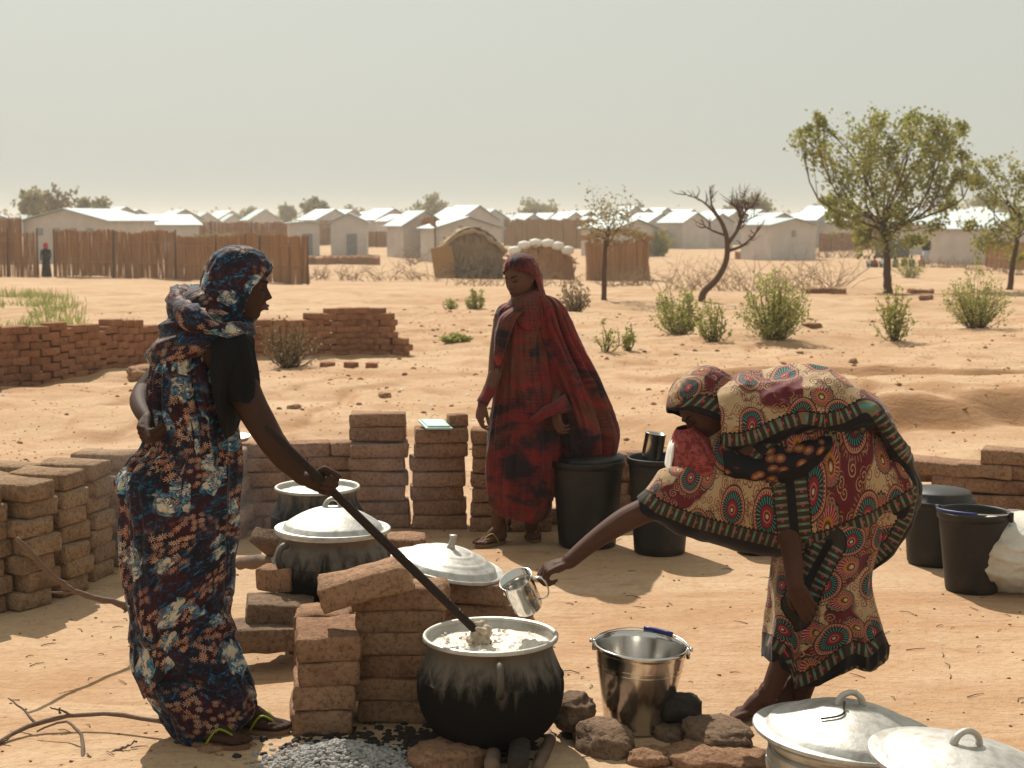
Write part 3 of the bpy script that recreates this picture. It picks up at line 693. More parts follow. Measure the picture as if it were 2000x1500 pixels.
H_=[ # u0,u1,vb,ve,vr,Y,yaw,depth,label,nwin
(44,218,520,432,409,95,-12,9,'long white building with four grey vents behind the reed fence',4),
(222,312,505,440,421,110,-68,5,'white shelter with a broad bright roof right of the long building',0),
(-30,30,500,432,420,130,12,6,'pale shelter cut by the left edge',0),
(320,372,470,436,421,190,-20,6,'far shelter just right of the broad bright roof',1),
(385,430,465,432,416,210,30,6,'far shelter with a sloping bright roof over the rear reed fence',0),
(440,480,462,433,419,220,25,6,'small far roof behind the head of the woman stirring',0),
(490,545,462,434,421,220,25,6,'far roof left of the pale skyline trees',0),
(570,625,478,437,434,118,14,3,'small white box hut with a flat top beside the dark reed screen',0),
(648,718,476,434,418,118,4,5,'grey gabled shelter with a white barrel in front',0),
(760,812,468,432,420,160,34,5,'shelter with one bright slanted roof edge left of the big grey one',0),
(790,872,480,440,413,112,20,6,'grey shelter with two bright roof stripes',0),
(852,980,500,446,425,100,18,5,'large grey gabled shelter behind the arched mud hut',0),
(985,1018,462,436,421,190,35,5,'first bright slanted roof right of the arched hut',0),
(1018,1062,458,434,418,185,38,6,'second bright slanted roof in the row above the woman in red',0),
(1062,1098,456,432,417,185,38,6,'third bright slanted roof in the row, right of the woman in red',0),
(1098,1146,456,432,415,180,38,6,'last bright slanted roof of the row, left of the slender tree',0),
(1150,1190,465,438,424,165,40,5,'bright roof seen through the slender tree',0),
(1200,1285,478,446,430,115,32,6,'pale shelter with a wide bright roof and a dark bush at its corner',0),
(1262,1318,470,434,417,150,38,7,'bright slanted roof beside the wide one, left of the leaning tree',0),
(1330,1385,468,434,416,145,38,7,'bright roof right behind the leaning tree',0),
(1380,1432,465,434,418,150,38,6,'bright roof behind the branches of the leaning tree',0),
(1500,1595,478,440,428,105,24,5,'pale shelter with a reed base right of the leaning tree',1),
(1490,1560,460,432,417,150,40,7,'bright slanted roof behind the shelter with a reed base',0),
(1560,1640,460,432,417,155,40,7,'bright slanted roof seen left of the crown of the large tree',0),
(1640,1700,465,434,418,150,35,7,'bright roof seen through the crown of the large tree',0),
(1795,1840,470,432,414,150,30,5,'small bright roof right of the large trunk',0),
(1838,1920,470,438,414,120,48,7,'large bright roof plane above the reed wall at the right',0),
(1925,2015,510,446,418,95,40,6,'bright roofed shelter behind the tree at the right edge',0)]
for h in H_: house(*h)
for i,u in enumerate((655,690,735,770,900,935,965,1150,1175,1215,1240,1262,1300,1325,1350,1405,1440,1460,1485,1610,1625,1650,1680,1790,1815,1900,1945,250,275,345,365,455,520)):
    rr=random.Random(400+i); Y=rr.uniform(150,235); hw=1.9*F/Y; vb=430+2.7*F/Y
    house(u-hw,u+hw,vb,430-.05*F/Y,430-1.25*F/Y*rr.uniform(.9,1.15),Y,rr.uniform(24,44),8,'small shelter in the packed middle rows of bright slanted roofs',0,group='small shelters of the middle rows')
for i in range(74):
    rr=random.Random(900+i); Y=rr.uniform(230,430); u=rr.uniform(-40,2040); 
    if 480<u<640 or 690<u<800: 
        if rr.random()<.6: continue
    vb=430+2.7*F/Y; hw=rr.uniform(13,20)*220/Y*1.1; hr=3.8*F/Y*rr.uniform(.85,1.05)
    house(u-hw,u+hw,vb,vb-hr*.70,vb-hr,Y,rr.uniform(20,45),6,'tiny far shelter among the distant rows of bright roofs',0,group='tiny far shelters of the camp')
# arched mud hut
def vault_hut(u0,u1,vb,vt,Y,dep,label,rim=True,wallmat='mud',flat_=False):
    X=((u0+u1)/2-1000)*Y/F; w_=(u1-u0)*Y/F; zb=gz(X,Y)-.1; H=W(u0,vt,Y).z-zb; root=empty('mud_hut',(X,Y,zb),R(6),label,'hut')
    n=18; pr=[]
    for k in range(n+1):
        t=-1+2*k/n; z=H*(1-.46*abs(t)**1.9); pr.append((t*w_/2,z))
    vs=[(x,0,0) for x,z in pr]+[(x,-.02*math.sin(i*2),z) for i,(x,z) in enumerate(pr)]; N_=n+1
    vs+=[(x,dep,0) for x,z in pr]+[(x,dep,z) for x,z in pr]
    fs=[(i,i+1,N_+i+1,N_+i) for i in range(n)]+[(2*N_+i+1,2*N_+i,3*N_+i,3*N_+i+1) for i in range(n)]
    fs+=[(N_+i,N_+i+1,3*N_+i+1,3*N_+i) for i in range(n)]+[(0,N_,3*N_,2*N_),(n,2*N_+n,3*N_+n,N_+n)]
    mb=MB(); mb.add(vs,fs); mb.build('wall',M[wallmat],root,smooth=False)
    if rim:
        tb=MB(); rr=random.Random(3)
        for yy in (-.15,dep*.5,dep):
            tb.tube([Vector((x*1.07,yy+rr.gauss(0,.04),z+.06+rr.gauss(0,.04))) for x,z in pr],[.13+rr.gauss(0,.02) for _ in pr],7)
        sh=MB(); q=[(x*1.06,z+.1) for x,z in pr]
        sh.add([(x,-.25,z) for x,z in q]+[(x,dep+.2,z) for x,z in q]+[(x,-.25,z+.1) for x,z in q]+[(x,dep+.2,z+.1) for x,z in q],[(i,i+1,N_+i+1,N_+i) for i in range(n)]+[(2*N_+i,3*N_+i,3*N_+i+1,2*N_+i+1) for i in range(n)])
        o=sh.build('thatch',M['thatch'],root,smooth=False); tb.build('thatch_edge',M['thatch'],root)
    sb=MB(); rr=random.Random(int(u0))
    for i in range(620):
        x=rr.uniform(-.5,.5)*w_; zt=H*(1-.46*abs(2*x/w_)**1.9); L_=rr.uniform(.25,.8); z=rr.uniform(.1,1)*zt-L_*.3
        sb.box((x,-.05-rr.random()*.08,max(L_*.5,z)),(rr.uniform(.03,.07),.03,L_),M=Matrix.Rotation(rr.gauss(0,.28),3,'Y'))
    for i in range(260):
        k=rr.randrange(n+1); x,z=pr[k]; sb.box((x*1.03+rr.gauss(0,.05),rr.uniform(-.2,dep),z+.05+rr.gauss(0,.05)),(rr.uniform(.25,.5),.05,.04),M=Matrix.Rotation(rr.gauss(0,.6),3,'Z')@Matrix.Rotation(rr.gauss(0,.5),3,'Y'))
    tag(sb.build('straw_cladding',M['reed' if not rim else 'brush'],root,smooth=False),kind='stuff')
    return root,w_,H
r_,w_,H=vault_hut(862,982,534,452,72,3,'arched mud hut with a pale thatched rim')
mb=MB(); mb.box((-w_*.47,-.35,H*.36),(1.0,.06,1.5),M=Matrix.Rotation(R(-8),3,'Y')); mb.build('mat_screen',M['reedy'],r_,smooth=False)
rr=random.Random(2); mb=MB()
for i in range(60):
    p=Vector((rr.uniform(-.3,.42)*w_,-.3,0)); d=Vector((rr.gauss(0,.5),rr.gauss(-.3,.1),rr.uniform(.3,1.1))); mb.tube([p,p+d*.5+Vector((rr.gauss(0,.1),0,.1)),p+d],[.02,.016,.01],4)
tag(mb.build('brushwood_pile',M['branch']),'brushwood leaning on the front of the arched mud hut','brushwood'); bpy.data.objects['brushwood_pile'].location=r_.location
r_,w_,H=vault_hut(1000,1120,545,480,70,3,'low domed mud hut with white sacks along its top',False)
for i,(x,z) in enumerate(((-.45,.86),(-.3,1.0),(-.12,1.06),(.08,1.05),(.24,.98),(.40,.86))):
    mb=MB(); mb.lathe([(0.001,-.16),(.15,-.13),(.21,0),(.15,.13),(.001,.16)],12); 
    o=mb.build('white_sack',M['wbag'],None,loc=r_.location+Vector((x*w_,-.05,z*H+.02)),rot=(0,R(90),0),scale=(1,1,1.9))
    tag(o,('leftmost','second from left','third from left','fourth from left','fifth from left','rightmost')[i]+' of the white sacks along the top of the domed hut','sack','white sacks on the domed hut')
# reed hut behind the slender tree
X0=on((1205-1000)*68/F,68)
root=empty('reed_hut',X0,R(-4),'square brown reed hut with a shaggy low roof behind the slender tree','hut'); mb=MB(); rr=random.Random(12)
for i in range(300):
    t=i/300; 
    if t<.75: x=-1.35+2.7*t/.75; y=0
    else: x=1.35; y=(t-.75)/.25*2.2
    H=rr.uniform(1.55,1.85)
    mb.box((x,y+rr.gauss(0,.04),H/2-.05),(.07,.07,H),M=Matrix.Rotation(rr.gauss(0,.05),3,'Y'))
tag(mb.build('reed_wall',M['reed'],root,smooth=False),kind='stuff')
mb=MB()
for i in range(500):
    x=rr.uniform(-1.5,1.45); y=rr.uniform(-.25,2.3); z=1.8+.38*(1-abs(x)/1.5)+rr.gauss(0,.04)
    mb.box((x,y,z),(rr.uniform(.3,.6),.04,.03),M=Matrix.Rotation(rr.gauss(0,.6),3,'Z')@Matrix.Rotation(rr.gauss(0,.25),3,'Y'))
tag(mb.build('thatch',M['reedy'],root,smooth=False),kind='stuff')
# low dark mud wall, heaps, barrel, stall roof, board
def lowwall(u0,u1,vb,hpx,label,mat='mud',seed=0,cat='wall',name='low_mud_wall'):
    rr=random.Random(seed); a=G(u0,vb); b=G(u1,vb); s=a.y/F; mb=MB(); n=26
    root=None
    vs=[];fs=[]
    for i in range(n+1):
        p=a.lerp(b,i/n); h=hpx*s*(.8+.3*rr.random()); d=.25
        for (yy,zz) in((-d,-.1),(-d*.8,h*.8),(0,h),(d*.8,h*.8),(d,-.1)): vs.append((p.x,p.y+yy+rr.gauss(0,.02),gz(p.x,p.y)+zz))
    for i in range(n):
        for k in range(4): fs.append((i*5+k,(i+1)*5+k,(i+1)*5+k+1,i*5+k+1))
    fs+=[(0,1,2,3,4),tuple(n*5+k for k in (4,3,2,1,0))]
    mb.add(vs,fs); tag(mb.build(name,M[mat],smooth=False),label,cat)
lowwall(602,742,517,18,'low crumbling mud wall right of the reed fence',seed=1)
lowwall(1436,1512,505,16,'dark low heap of earth beside the leaning tree',seed=2,name='earth_heap',cat='earth heap')
lowwall(1572,1650,572,10,'low red earth ridge left of the large trunk',seed=3,name='earth_ridge',cat='earth ridge')
lowwall(1775,1820,572,9,'low red earth ridge right of the large trunk',seed=4,name='earth_ridge',cat='earth ridge')
lowwall(1520,1600,478,12,'brown base of earth along the pale shelter',seed=5,name='earth_bank',cat='earth bank')
mb=MB(); mb.lathe([(.0,0),(.29,0),(.30,.3),(.29,.6),(.3,.9),(.0,.92)],20); tag(mb.build('water_barrel',M['wbag'],loc=G(701,476)),'white barrel in front of the grey gabled shelter','barrel')
root=empty('shade_stall',on((480-1000)*82/F,82),0,'ragged thatched shade roof behind the end of the long reed fence','stall'); mb=MB(); rr=random.Random(5)
for i in range(340):
    x=rr.uniform(-2.4,2.2); z=1.95-.09*(x+1)**2*.6+rr.gauss(0,.06); mb.box((x,rr.uniform(-.8,.8),z),(rr.uniform(.3,.9),.05,.035),M=Matrix.Rotation(rr.gauss(0,.5),3,'Z')@Matrix.Rotation(rr.gauss(0,.2),3,'Y'))
tag(mb.build('thatch',M['thatch'],root,smooth=False),kind='stuff')
for x in (-2,-.7,.7,1.9):
    pb=MB(); pb.tube([(x,-.5,-.1),(x,-.5,1.8)],.05,6); pb.build('post',M['bark'],root)
b=G(1742,505); root=empty('blackboard',(b.x,b.y,b.z),R(-4),'grey board on legs behind the trunk of the large tree','board')
s=b.y/F; mb=MB(); mb.box((0,0,.62),(66*s,.05,32*s)); mb.build('panel',M['board'],root,smooth=False)
for x in(-28,28):
    pb=MB(); pb.tube([(x*s,.04,-.05),(x*s,.04,.62+16*s)],.025,6); pb.build('leg',M['bark'],root)
mb=MB(); q=[W(1875,490,b.y+8),W(1866,478,b.y+8),W(1895,452,b.y+8),W(1900,470,b.y+8),W(1885,488,b.y+8)]
mb.add([p for p in q]+[p+Vector((0,.12,.0)) for p in q],[(0,1,2,3,4),(9,8,7,6,5)]+[(i,5+i,5+(i+1)%5,(i+1)%5) for i in range(5)])
tag(mb.build('blue_tarpaulin',M['blueplastic'],smooth=False),'blue cloth hung on the reed wall at the right','cloth')
# small figures far off
def figure(b,h,label,torso,legs,head,seated=False,skirt=False,seed=0,group=None):
    s=h/1.65; mb=MB(); root=empty('person',b,0,label,'person',group)
    if seated:
        mb.tube([(0,0,.05),(0,0,.3),(0,0,.62)],[.2,.19,.10],10); mb.tube([(0,0,.62),(0,0,.74)],.05,8); mb.lathe([(.001,.72),(.07,.75),(.10,.84),(.085,.93),(.001,.97)],10)
        mb.tube([(-.1,0,.1),(-.17,-.38,.28),(-.15,-.5,.05)],[.1,.08,.06],8); mb.tube([(.1,0,.1),(.17,-.38,.28),(.15,-.5,.05)],[.1,.08,.06],8)
        mb.tube([(-.17,0,.55),(-.24,-.15,.35),(-.14,-.35,.33)],[.06,.05,.035],7); mb.tube([(.17,0,.55),(.24,-.15,.35),(.14,-.35,.33)],[.06,.05,.035],7)
    else:
        mb.tube([(0,0,.85),(0,0,1.1),(0,0,1.35),(0,0,1.42)],[.16,.15,.19,.08],10,squash=1); mb.tube([(0,0,1.4),(0,0,1.5)],.05,8); mb.lathe([(.001,1.44),(.07,1.47),(.10,1.56),(.085,1.65),(.001,1.69)],10)
        for sg in(-1,1):
            mb.tube([(sg*.09,0,.9),(sg*.10,0,.48),(sg*.11,0,.06),(sg*.11,-.14,.03)],[.10,.07,.045,.035],8); mb.tube([(sg*.19,0,1.36),(sg*.25,0,1.08),(sg*.22,-.12,.85)],[.06,.045,.03],7)
    o=link('body',mb.mesh('body',M['skin']),root); o.scale=(s,s,s)
    md=o.modifiers.new('r','REMESH'); md.mode='VOXEL'; md.voxel_size=.025; bake(o); o.data.polygons.foreach_set('use_smooth',[True]*len(o.data.polygons))
    c=MB()
    if seated: c.tube([(0,0,.0),(0,0,.3),(0,0,.64)],[.25,.225,.12],12)
    else: c.tube([(0,0,.84),(0,0,1.1),(0,0,1.38)],[.20,.185,.215],12)
    c.build('top',torso,root,scale=(s,s,s))
    if skirt: c=MB(); c.tube([(0,0,.04),(0,0,.5),(0,0,.9)],[.27,.22,.18],12); c.build('skirt',legs,root,scale=(s,s,s))
    if head: c=MB(); c.lathe([(.12,1.42),(.125,1.55),(.115,1.66),(.06,1.73),(.001,1.74)] if not seated else [(.11,.72),(.115,.83),(.10,.95),(.001,1.0)],12); c.build('headscarf',head,root,scale=(s,s,s))
def cloth(n,c): return flat(n,c,.85)
K=dict(black=cloth('black_veil',(.008,.008,.008)),red=cloth('red_shirt',(.35,.02,.02)),white=cloth('white_shirt',(.6,.6,.58)),teal=cloth('teal_shirt',(.02,.09,.09)),grey=cloth('grey_skirt',(.42,.42,.46)),green=cloth('olive_shirt',(.1,.11,.05)),pinkk=cloth('pink_scarf',(.45,.05,.06)),navy=cloth('navy_shirt',(.03,.04,.08)))
figure(G(91,541),1.62,'person in a long black veil and red scarf at the gap in the fence',K['black'],K['black'],K['pinkk'],skirt=True)
figure(G(1808,520),1.7,'standing person in a black top and pale skirt beside the seated group',K['black'],K['grey'],None,skirt=True)
g_='people seated on the ground under the tree'
for u,c,lab in ((1697,'white','seated person in white at the left end of the group'),(1708,'red','seated person in red near the left end of the group'),(1722,'white','seated person in white just left of the trunk'),(1748,'teal','seated person in dark teal just right of the trunk'),(1765,'green','seated person in olive half behind the shrub'),(1780,'green','seated person in olive beside the other one behind the shrub'),(1799,'pinkk','seated person in pink by the feet of the standing person')):
    figure(G(u,521),1.15,lab,K[c],None,K['black'] if c in('red','teal') else None,seated=True,group=g_)
# ================================================================ BRICKS
def brickmesh(name,L,D,H,mat,seed,sub=2,rough=.006):
    bm=bmesh.new(); bmesh.ops.create_cube(bm,size=1)
    bmesh.ops.subdivide_edges(bm,edges=bm.edges[:],cuts=sub,use_grid_fill=True)
    ts=sorted({round(abs(v.co.x),4) for v in bm.verts}); q2=ts[-2] if len(ts)>2 else None
    for v in bm.verts:
        for k,S_ in ((0,L),(1,D),(2,H)):
            if q2 and abs(abs(v.co[k])-q2)<1e-3: v.co[k]=math.copysign(.5-.008/S_,v.co[k])
    rr=random.Random(seed); tap=rr.uniform(-.05,.05); so=Vector((seed*3.7,seed*1.9,seed*.7))
    for v in bm.verts:
        c=v.co.copy()
        e=sum(1 for a in c if abs(a)>.49)
        p=Vector((c.x*L,c.y*D,c.z*H))
        if e>=2: p-=Vector([math.copysign(.0035 if e==2 else .0045,a) if abs(a)>.49 else 0 for a in c]); p.x*=1+tap*c.z
        n=noise.noise_vector(p*9+so)*rough*1.0+noise.noise_vector(p*34+so)*rough*.7
        v.co=p+n+(Vector((0,0,-.5*rough*abs(n.x)/rough)) if False else Vector())
    me=bpy.data.meshes.new(name); bm.to_mesh(me); bm.free(); me.materials.append(mat)
    me.polygons.foreach_set('use_smooth',[True]*len(me.polygons)); 
    return me
def brickset(L,D,H,mat,n=6,sub=2,rough=.006,seed=0): return [brickmesh('brick',L,D,H,mat,seed+i,sub,rough) for i in range(n)]
rb=random.Random(31)
def put(me,root,p,rz=0,rx=0,ry=0,s=(1,1,1),name='brick'):
    return link(name,me,root,loc=p,rot=(rx,ry,rz),scale=s)
# ---- long red wall in the middle distance
BL,BH=.215,.084
bset=brickset(BL-.004,.19,BH-.002,M['brick_red'],8,3,.004)
def longwall():
    path=smoothpath([G(-90,772),G(0,757),G(110,738),G(260,718),G(420,702),G(560,694),G(690,690),G(748,692)],60)
    P=[Vector((p[0],p[1],0)) for p in path]; cum=[0]
    for i in range(1,60): cum.append(cum[-1]+(P[i]-P[i-1]).length)
    L=cum[-1]
    def at(s):
        s=max(0,min(L-1e-4,s)); i=max(0,min(58,next(k for k in range(59) if cum[k+1]>s))); f=(s-cum[i])/(cum[i+1]-cum[i]); p=P[i].lerp(P[i+1],f); d=(P[i+1]-P[i]).normalized(); return p,math.atan2(d.y,d.x)
    top=[(-100,632),(0,630),(58,630),(62,641),(78,641),(84,636),(118,634),(122,641),(150,636),(205,634),(210,622),(262,620),(268,631),(300,640),(332,640),(336,622),(390,622),(470,626),(540,624),(600,618),(606,607),(640,605),(663,607),(672,604),(742,604),(748,610)]
    b0=G(0,757); root=empty('brick_wall',(P[0].x,P[0].y,0),0,'long curved wall of small red mud bricks with a broken top','wall')
    rr=random.Random(8); r0=Vector((P[0].x,P[0].y,0)); nn=0
    for c in range(9):
        s=(c%2)*BL*.5
        while s<L:
            p,a=at(s+BL/2); base=min(gz(p.x,p.y-.15),gz(p.x,p.y))-.03; z=base+BH*(c+.5)
            # pixel column of this brick
            u=1000+F*p.x/(p.y*cp+(CAMZ-z)*sp)
            vt=np.interp(u,[t[0] for t in top],[t[1] for t in top]); ztop=W(u,vt,p.y).z
            if z+BH*.45<=ztop+.03 and nn<285:
                q=p-r0; q.z=z; sx_=1
                put(rr.choice(bset),root,(q.x+rr.gauss(0,.002),q.y+rr.gauss(0,.007),q.z+rr.gauss(0,.002)),a+rr.gauss(0,.03),rr.gauss(0,.015),rr.gauss(0,.012),(sx_*1.0,1,1.01)); nn+=1
            s+=BL
    # broken stepped end
    p,a=at(L-.01); 
    for c in range(7):
        k=0
        while k< (7-c)*.25-.2 and nn<299:
            z=gz(p.x,p.y)-.02+BH*(c+.5); q=p-r0+Vector((math.cos(a),math.sin(a),0))*(BL*(k+.3+.2*(c%2))); q.z=z
            put(rr.choice(bset),root,q,a+rr.gauss(0,.08),rr.gauss(0,.05),rr.gauss(0,.06)+.06,(.9,1,1)); k+=1; nn+=1
    # rear face and core so the wall is as thick as a brick pair
    for s in np.arange(0,L,BL): pass
    return root
longwall()
for i,(u,v,r) in enumerate(((640,716,.9),(686,716,1),(726,717,1),(280,737,2.6))):
    g=G(u,v); o=link('loose_brick' if r<2 else 'earth_mound',bset[i] if r<2 else None,None) if r<2 else None
    if o: o.location=g+Vector((0,0,.02)); o.rotation_euler=(0,.1,rb.uniform(-.6,.6)); o.scale=(.55,.8,.8); tag(o,'%s broken brick lying before the foot of the long wall'%('left','middle','right')[i],'brick','loose bricks')
# ---- low dry stacked wall round the cooking place
def stackwall(label,a,b,counts,L=.30,D=.17,H=.083,mat='brick',off=0,seed=1,jit=.008,gaps=(),zbase=0.0,curve=0,name='brick_wall',half=True):
    """a->b plan line; counts = courses per column position"""
    rr=random.Random(seed); st=brickset(L-.006,D,H-.005,M[mat],7,3,.0085,seed*10); root=empty(name,(a[0],a[1],0),0,label,'wall','low stacked brick walls round the cooking place')
    A=Vector((a[0],a[1],0)); Bv=Vector((b[0],b[1],0)); d=Bv-A; Lt=d.length; d.normalize(); ang=math.atan2(d.y,d.x); nrm=Vector((-d.y,d.x,0)); n=int(round(Lt/L))
    for c in range(max(counts)):
        o=(.5 if (c%2 and half) else 0)
        i=0
        while i<n:
            t=(i+.5+o)/n; 
            if t>1.02: break
            h=counts[min(len(counts)-1,int(t*len(counts)))]
            if c<h:
                bow=curve*math.sin(math.pi*min(1,t)); p=d*(t*Lt)+nrm*(bow+rr.gauss(0,jit)); p.x+=rr.gauss(0,jit*.6)
                z=zbase+gz(A.x+p.x,A.y+p.y)*0+H*(c+.5)
                put(rr.choice(st),root,(p.x,p.y,z+rr.gauss(0,.002)),ang+rr.gauss(0,.035)+math.pi*rr.choice([0,1]),rr.gauss(0,.012),rr.gauss(0,.012),(rr.choice([1,1,.97]),1,1))
            i+=1
    return root
def XY(u,v): g=G(u,v); return (g.x,g.y)
def XW(u,Y): return ((u-1000)/F*(Y*cp+(CAMZ-.2)*sp),Y)
# left wall: bricks seen partly from their ends, curving away
def leftwall():
    rr=random.Random(44); st=brickset(.30,.17,.080,M['brick_grey'],9,3,.0075,440)
    root=empty('brick_wall',(-2.4,7.6,0),0,'stepped low wall of straw coloured mud bricks at the left edge','wall','low stacked brick walls round the cooking place')
    cols=[(-60,6.75,7,35),(35,6.9,7,28),(100,7.15,7,22),(152,7.45,7,14),(215,7.75,7,8),(285,8.0,6,6),(355,8.25,6,4),(425,8.4,6,2)]
    for i,(u,Y,n,deg) in enumerate(cols):
        for c in range(n):
            x,y=XW(u+rr.gauss(0,2.5)+(4 if c%2 else -4),Y+rr.gauss(0,.008))
            put(rr.choice(st),root,(x+2.4,y-7.6+.02*(c%2),.0825*(c+.5)),R(-deg+rr.gauss(0,2.5)+(0 if c<n-1 else 5)),rr.gauss(0,.012),rr.gauss(0,.012),(1,1.15,1.03))
            if i<3: put(rr.choice(st),root,(x+2.4-.24,y-7.6+.22,.0825*(c+.5)),R(-deg+rr.gauss(0,5)),0,0)
leftwall()
stackwall('low brick wall between the woman stirring and the tallest brick column',XW(425,8.62),XW(690,8.72),[6,6,6,6],seed=2,L=.27)
stackwall('tallest brick column with one loose brick lying on top',XW(682,8.68),XW(800,8.70),[8],seed=3,L=.33,half=False,jit=.014)
stackwall('brick column under the pale aqua lid, left of the woman in red',XW(802,8.66),XW(912,8.68),[7],seed=4,L=.315,half=False,jit=.010)
stackwall('brick column half behind the woman in red',XW(920,8.62),XW(1080,8.62),[7,7],seed=5,L=.23,half=False)
stackwall('low brick wall behind the black bins',XW(1050,8.78),XW(1560,8.95),[5,5,5,5,5],seed=6,L=.28)
stackwall('low brick wall behind the black bins at the right',XW(1560,8.95),XW(1790,8.85),[5,5,5],seed=7,L=.28)
stackwall('low brick wall at the right edge behind the bucket with the blue handle',XW(1785,8.6),XW(2060,8.3),[6,5,5,6,6],seed=8,L=.30,D=.2)
st=brickset(.11,.11,.07,M['brick'],1,3,.006,88)
o=link('half_brick',st[0],None,loc=Vector((*XW(893,8.66),.62)),rot=(0,0,.2)); tag(o,'half brick standing on the column beside the pale aqua lid','brick')
def plate(name,u,Y,z,w,d,mat,label,cat,tilt=.12):
    mb=MB(); n=28
    prof=[(0,0),(w*.42,0),(w*.5,.018),(w*.5,.024),(w*.42,.007),(0,.006)]; mb.lathe(prof,n); x,y=XW(u,Y)
    o=mb.build(name,M[mat],None,loc=(x,y,z),rot=(tilt,0,.1)); o.scale=(1,d/w,1); tag(o,label,cat)
mb=MB(); mb.box((0,0,0),(.155,.20,.012)); mb.box((0,0,.010),(.13,.17,.010)); o=mb.build('container_lid',M['paleplastic'],None,smooth=False,loc=(*XW(851,8.62),.598),rot=(.10,.04,.3)); tag(o,'flat pale aqua lid lying on the brick column','lid')
md=o.modifiers.new('b','BEVEL'); md.width=.004; md.segments=2; bake(o)
plate('plate',462,8.6,.515,.17,.15,'alu','bright plate on the low wall behind the woman stirring','plate')
# ================================================================ FIRE PIT STACK IN FRONT
fb=brickset(.30,.185,.084,M['brick'],8,5,.009,300)
def fput(root,u,v,Y,rz,ry=0,rx=0,s=(1,1,1)):
    p=W(u,v,Y); return put(rb.choice(fb),root,p-root.location,rz,rx,ry,s)
root=empty('brick_stack',W(700,1430,5.35),0,'stack of mud bricks beside the boiling pot, a tilted brick on top','stack')
def fz(u,k,Y,rz,ry=0,rx=0,s=(1,1,1),z=None,sp_=.0855):
    z=.043+sp_*k if z is None else z; x=(u-1000)/F*(Y*cp+(CAMZ-z)*sp)
    return put(rb.choice(fb),root,Vector((x,Y,z))-root.location,rz,rx,ry,s)
for k,(u,sy) in enumerate(((628,1.12),(632,1.10),(640,1.12),(640,1.18))): fz(u,k,5.23,R(98+rb.gauss(0,1.5)),s=(1,sy,1.0+.05*(k==3)))
for k in range(4): fz(632,k,5.47,R(92),s=(.6,1.05,1))
for k,u in enumerate((786,776,782,778,784,782)): fz(u,k,5.30,R(1+rb.gauss(0,2)),ry=(-.03 if k==5 else rb.gauss(0,.008)),rx=rb.gauss(0,.01),s=(1.02+.06*(k==5),.95,.96),sp_=.0795)
fz(712,0,5.19,R(6),R(-15),R(2),(1.04,1.02,1.06),z=.508)
for k,u in enumerate((962,958,960,958)): fz(u,k,5.62,R(-3+rb.gauss(0,2)),s=(1.06,.95,.97))
fz(880,3,5.68,R(4),s=(.9,.9,.97))
fz(905,4,5.60,R(2),ry=.05,s=(1.0,1,.90),z=.385); fz(828,5,5.52,R(60),s=(.42,.8,.9),z=.425)
# bricks carrying the lidded pot
r2=empty('pot_support_bricks',W(520,1250,5.95),0,'sooty bricks under the lidded pot','stack')
gset=brickset(.30,.2,.09,M['rock'],4,5,.010,350)
for (u,v,Y,rz,s) in ((548,1192,6.02,10,(.9,1,1)),(520,1240,5.92,14,(1.05,1.05,1.0)),(640,1245,6.1,0,(1,1,1)),(700,1230,6.2,30,(1,1,1))):
    p=W(u,v,Y); put(rb.choice(gset),r2,p-r2.location,R(rz),rb.gauss(0,.03),rb.gauss(0,.03),s)
for (u,v,Y,rz,ry,s,lab) in ((790,1070,6.6,4,0,(.62,1,1.25),'upright brown brick behind the lidded pot'),(545,1068,6.55,60,R(38),(.7,.8,.8),'charred brick leaning against the lidded pot'),(545,1128,6.2,75,0,(.42,.8,1.1),'small brown stone at the left foot of the lidded pot')):
    o=put(gset[0] if 'charred' in lab else fb[2],None,W(u,v,Y),R(rz),0,ry,s,name='brick'); tag(o,lab,'brick')
# rocks and broken bricks round the fire
def rock(name,u,v,Y,w,h,d,label,mat='rock',seed=1,cat='rock',sharp=.35):
    bm=bmesh.new(); bmesh.ops.create_icosphere(bm,subdivisions=4,radius=1)
    so=Vector((seed*5.1,seed*2.3,seed))
    for vv in bm.verts:
        c=vv.co.copy(); p=Vector([math.copysign(abs(a)**.72,a) for a in c])
        if e==3 and rr.random()<.4: p*=.955
        p*=1+sharp*noise.noise(c*1.3+so)+.14*noise.noise(c*3.5+so)+.07*noise.noise(c*9+so)+.04*noise.noise(c*22+so)
        vv.co=Vector((p.x*w/2,p.y*d/2,p.z*h/2))
    me=bpy.data.meshes.new(name); bm.to_mesh(me); bm.free(); me.materials.append(M[mat]); me.polygons.foreach_set('use_smooth',[True]*len(me.polygons))
    o=link(name,me,None,loc=W(u,v,Y),rot=(0,0,seed)); return tag(o,label,cat)
rock('rock',1122,1388,5.12,.15,.115,.14,'crumbly grey clod wedged between the boiling pot and the bucket',seed=1,sharp=.3)
rock('rock',1180,1452,4.98,.22,.15,.18,'large dark rounded stone in front of the bucket',seed=2,sharp=.2)
rock('rock',1326,1384,5.15,.15,.10,.13,'black burnt lump just right of the foot of the bucket',mat='char',seed=3,sharp=.2)
rock('rock',1315,1440,5.1,.12,.09,.12,'dark stone under the burnt lump',seed=4,sharp=.2)
rock('rock',1402,1436,5.0,.28,.10,.2,'flat topped broken brick by the barefoot woman, black scorched on top',seed=5,sharp=.12)
rock('rock',1400,1490,4.86,.36,.11,.22,'broken brick at the bottom edge below the scorched one',mat='brick',seed=6,sharp=.12)
rock('rock',885,1478,4.86,.30,.12,.22,'brown stone at the bottom edge in front of the boiling pot',mat='brick',seed=7,sharp=.25)
rock('rock',1105,1472,5.1,.2,.13,.18,'dark stone under the right side of the boiling pot',mat='char',seed=8,sharp=.2)
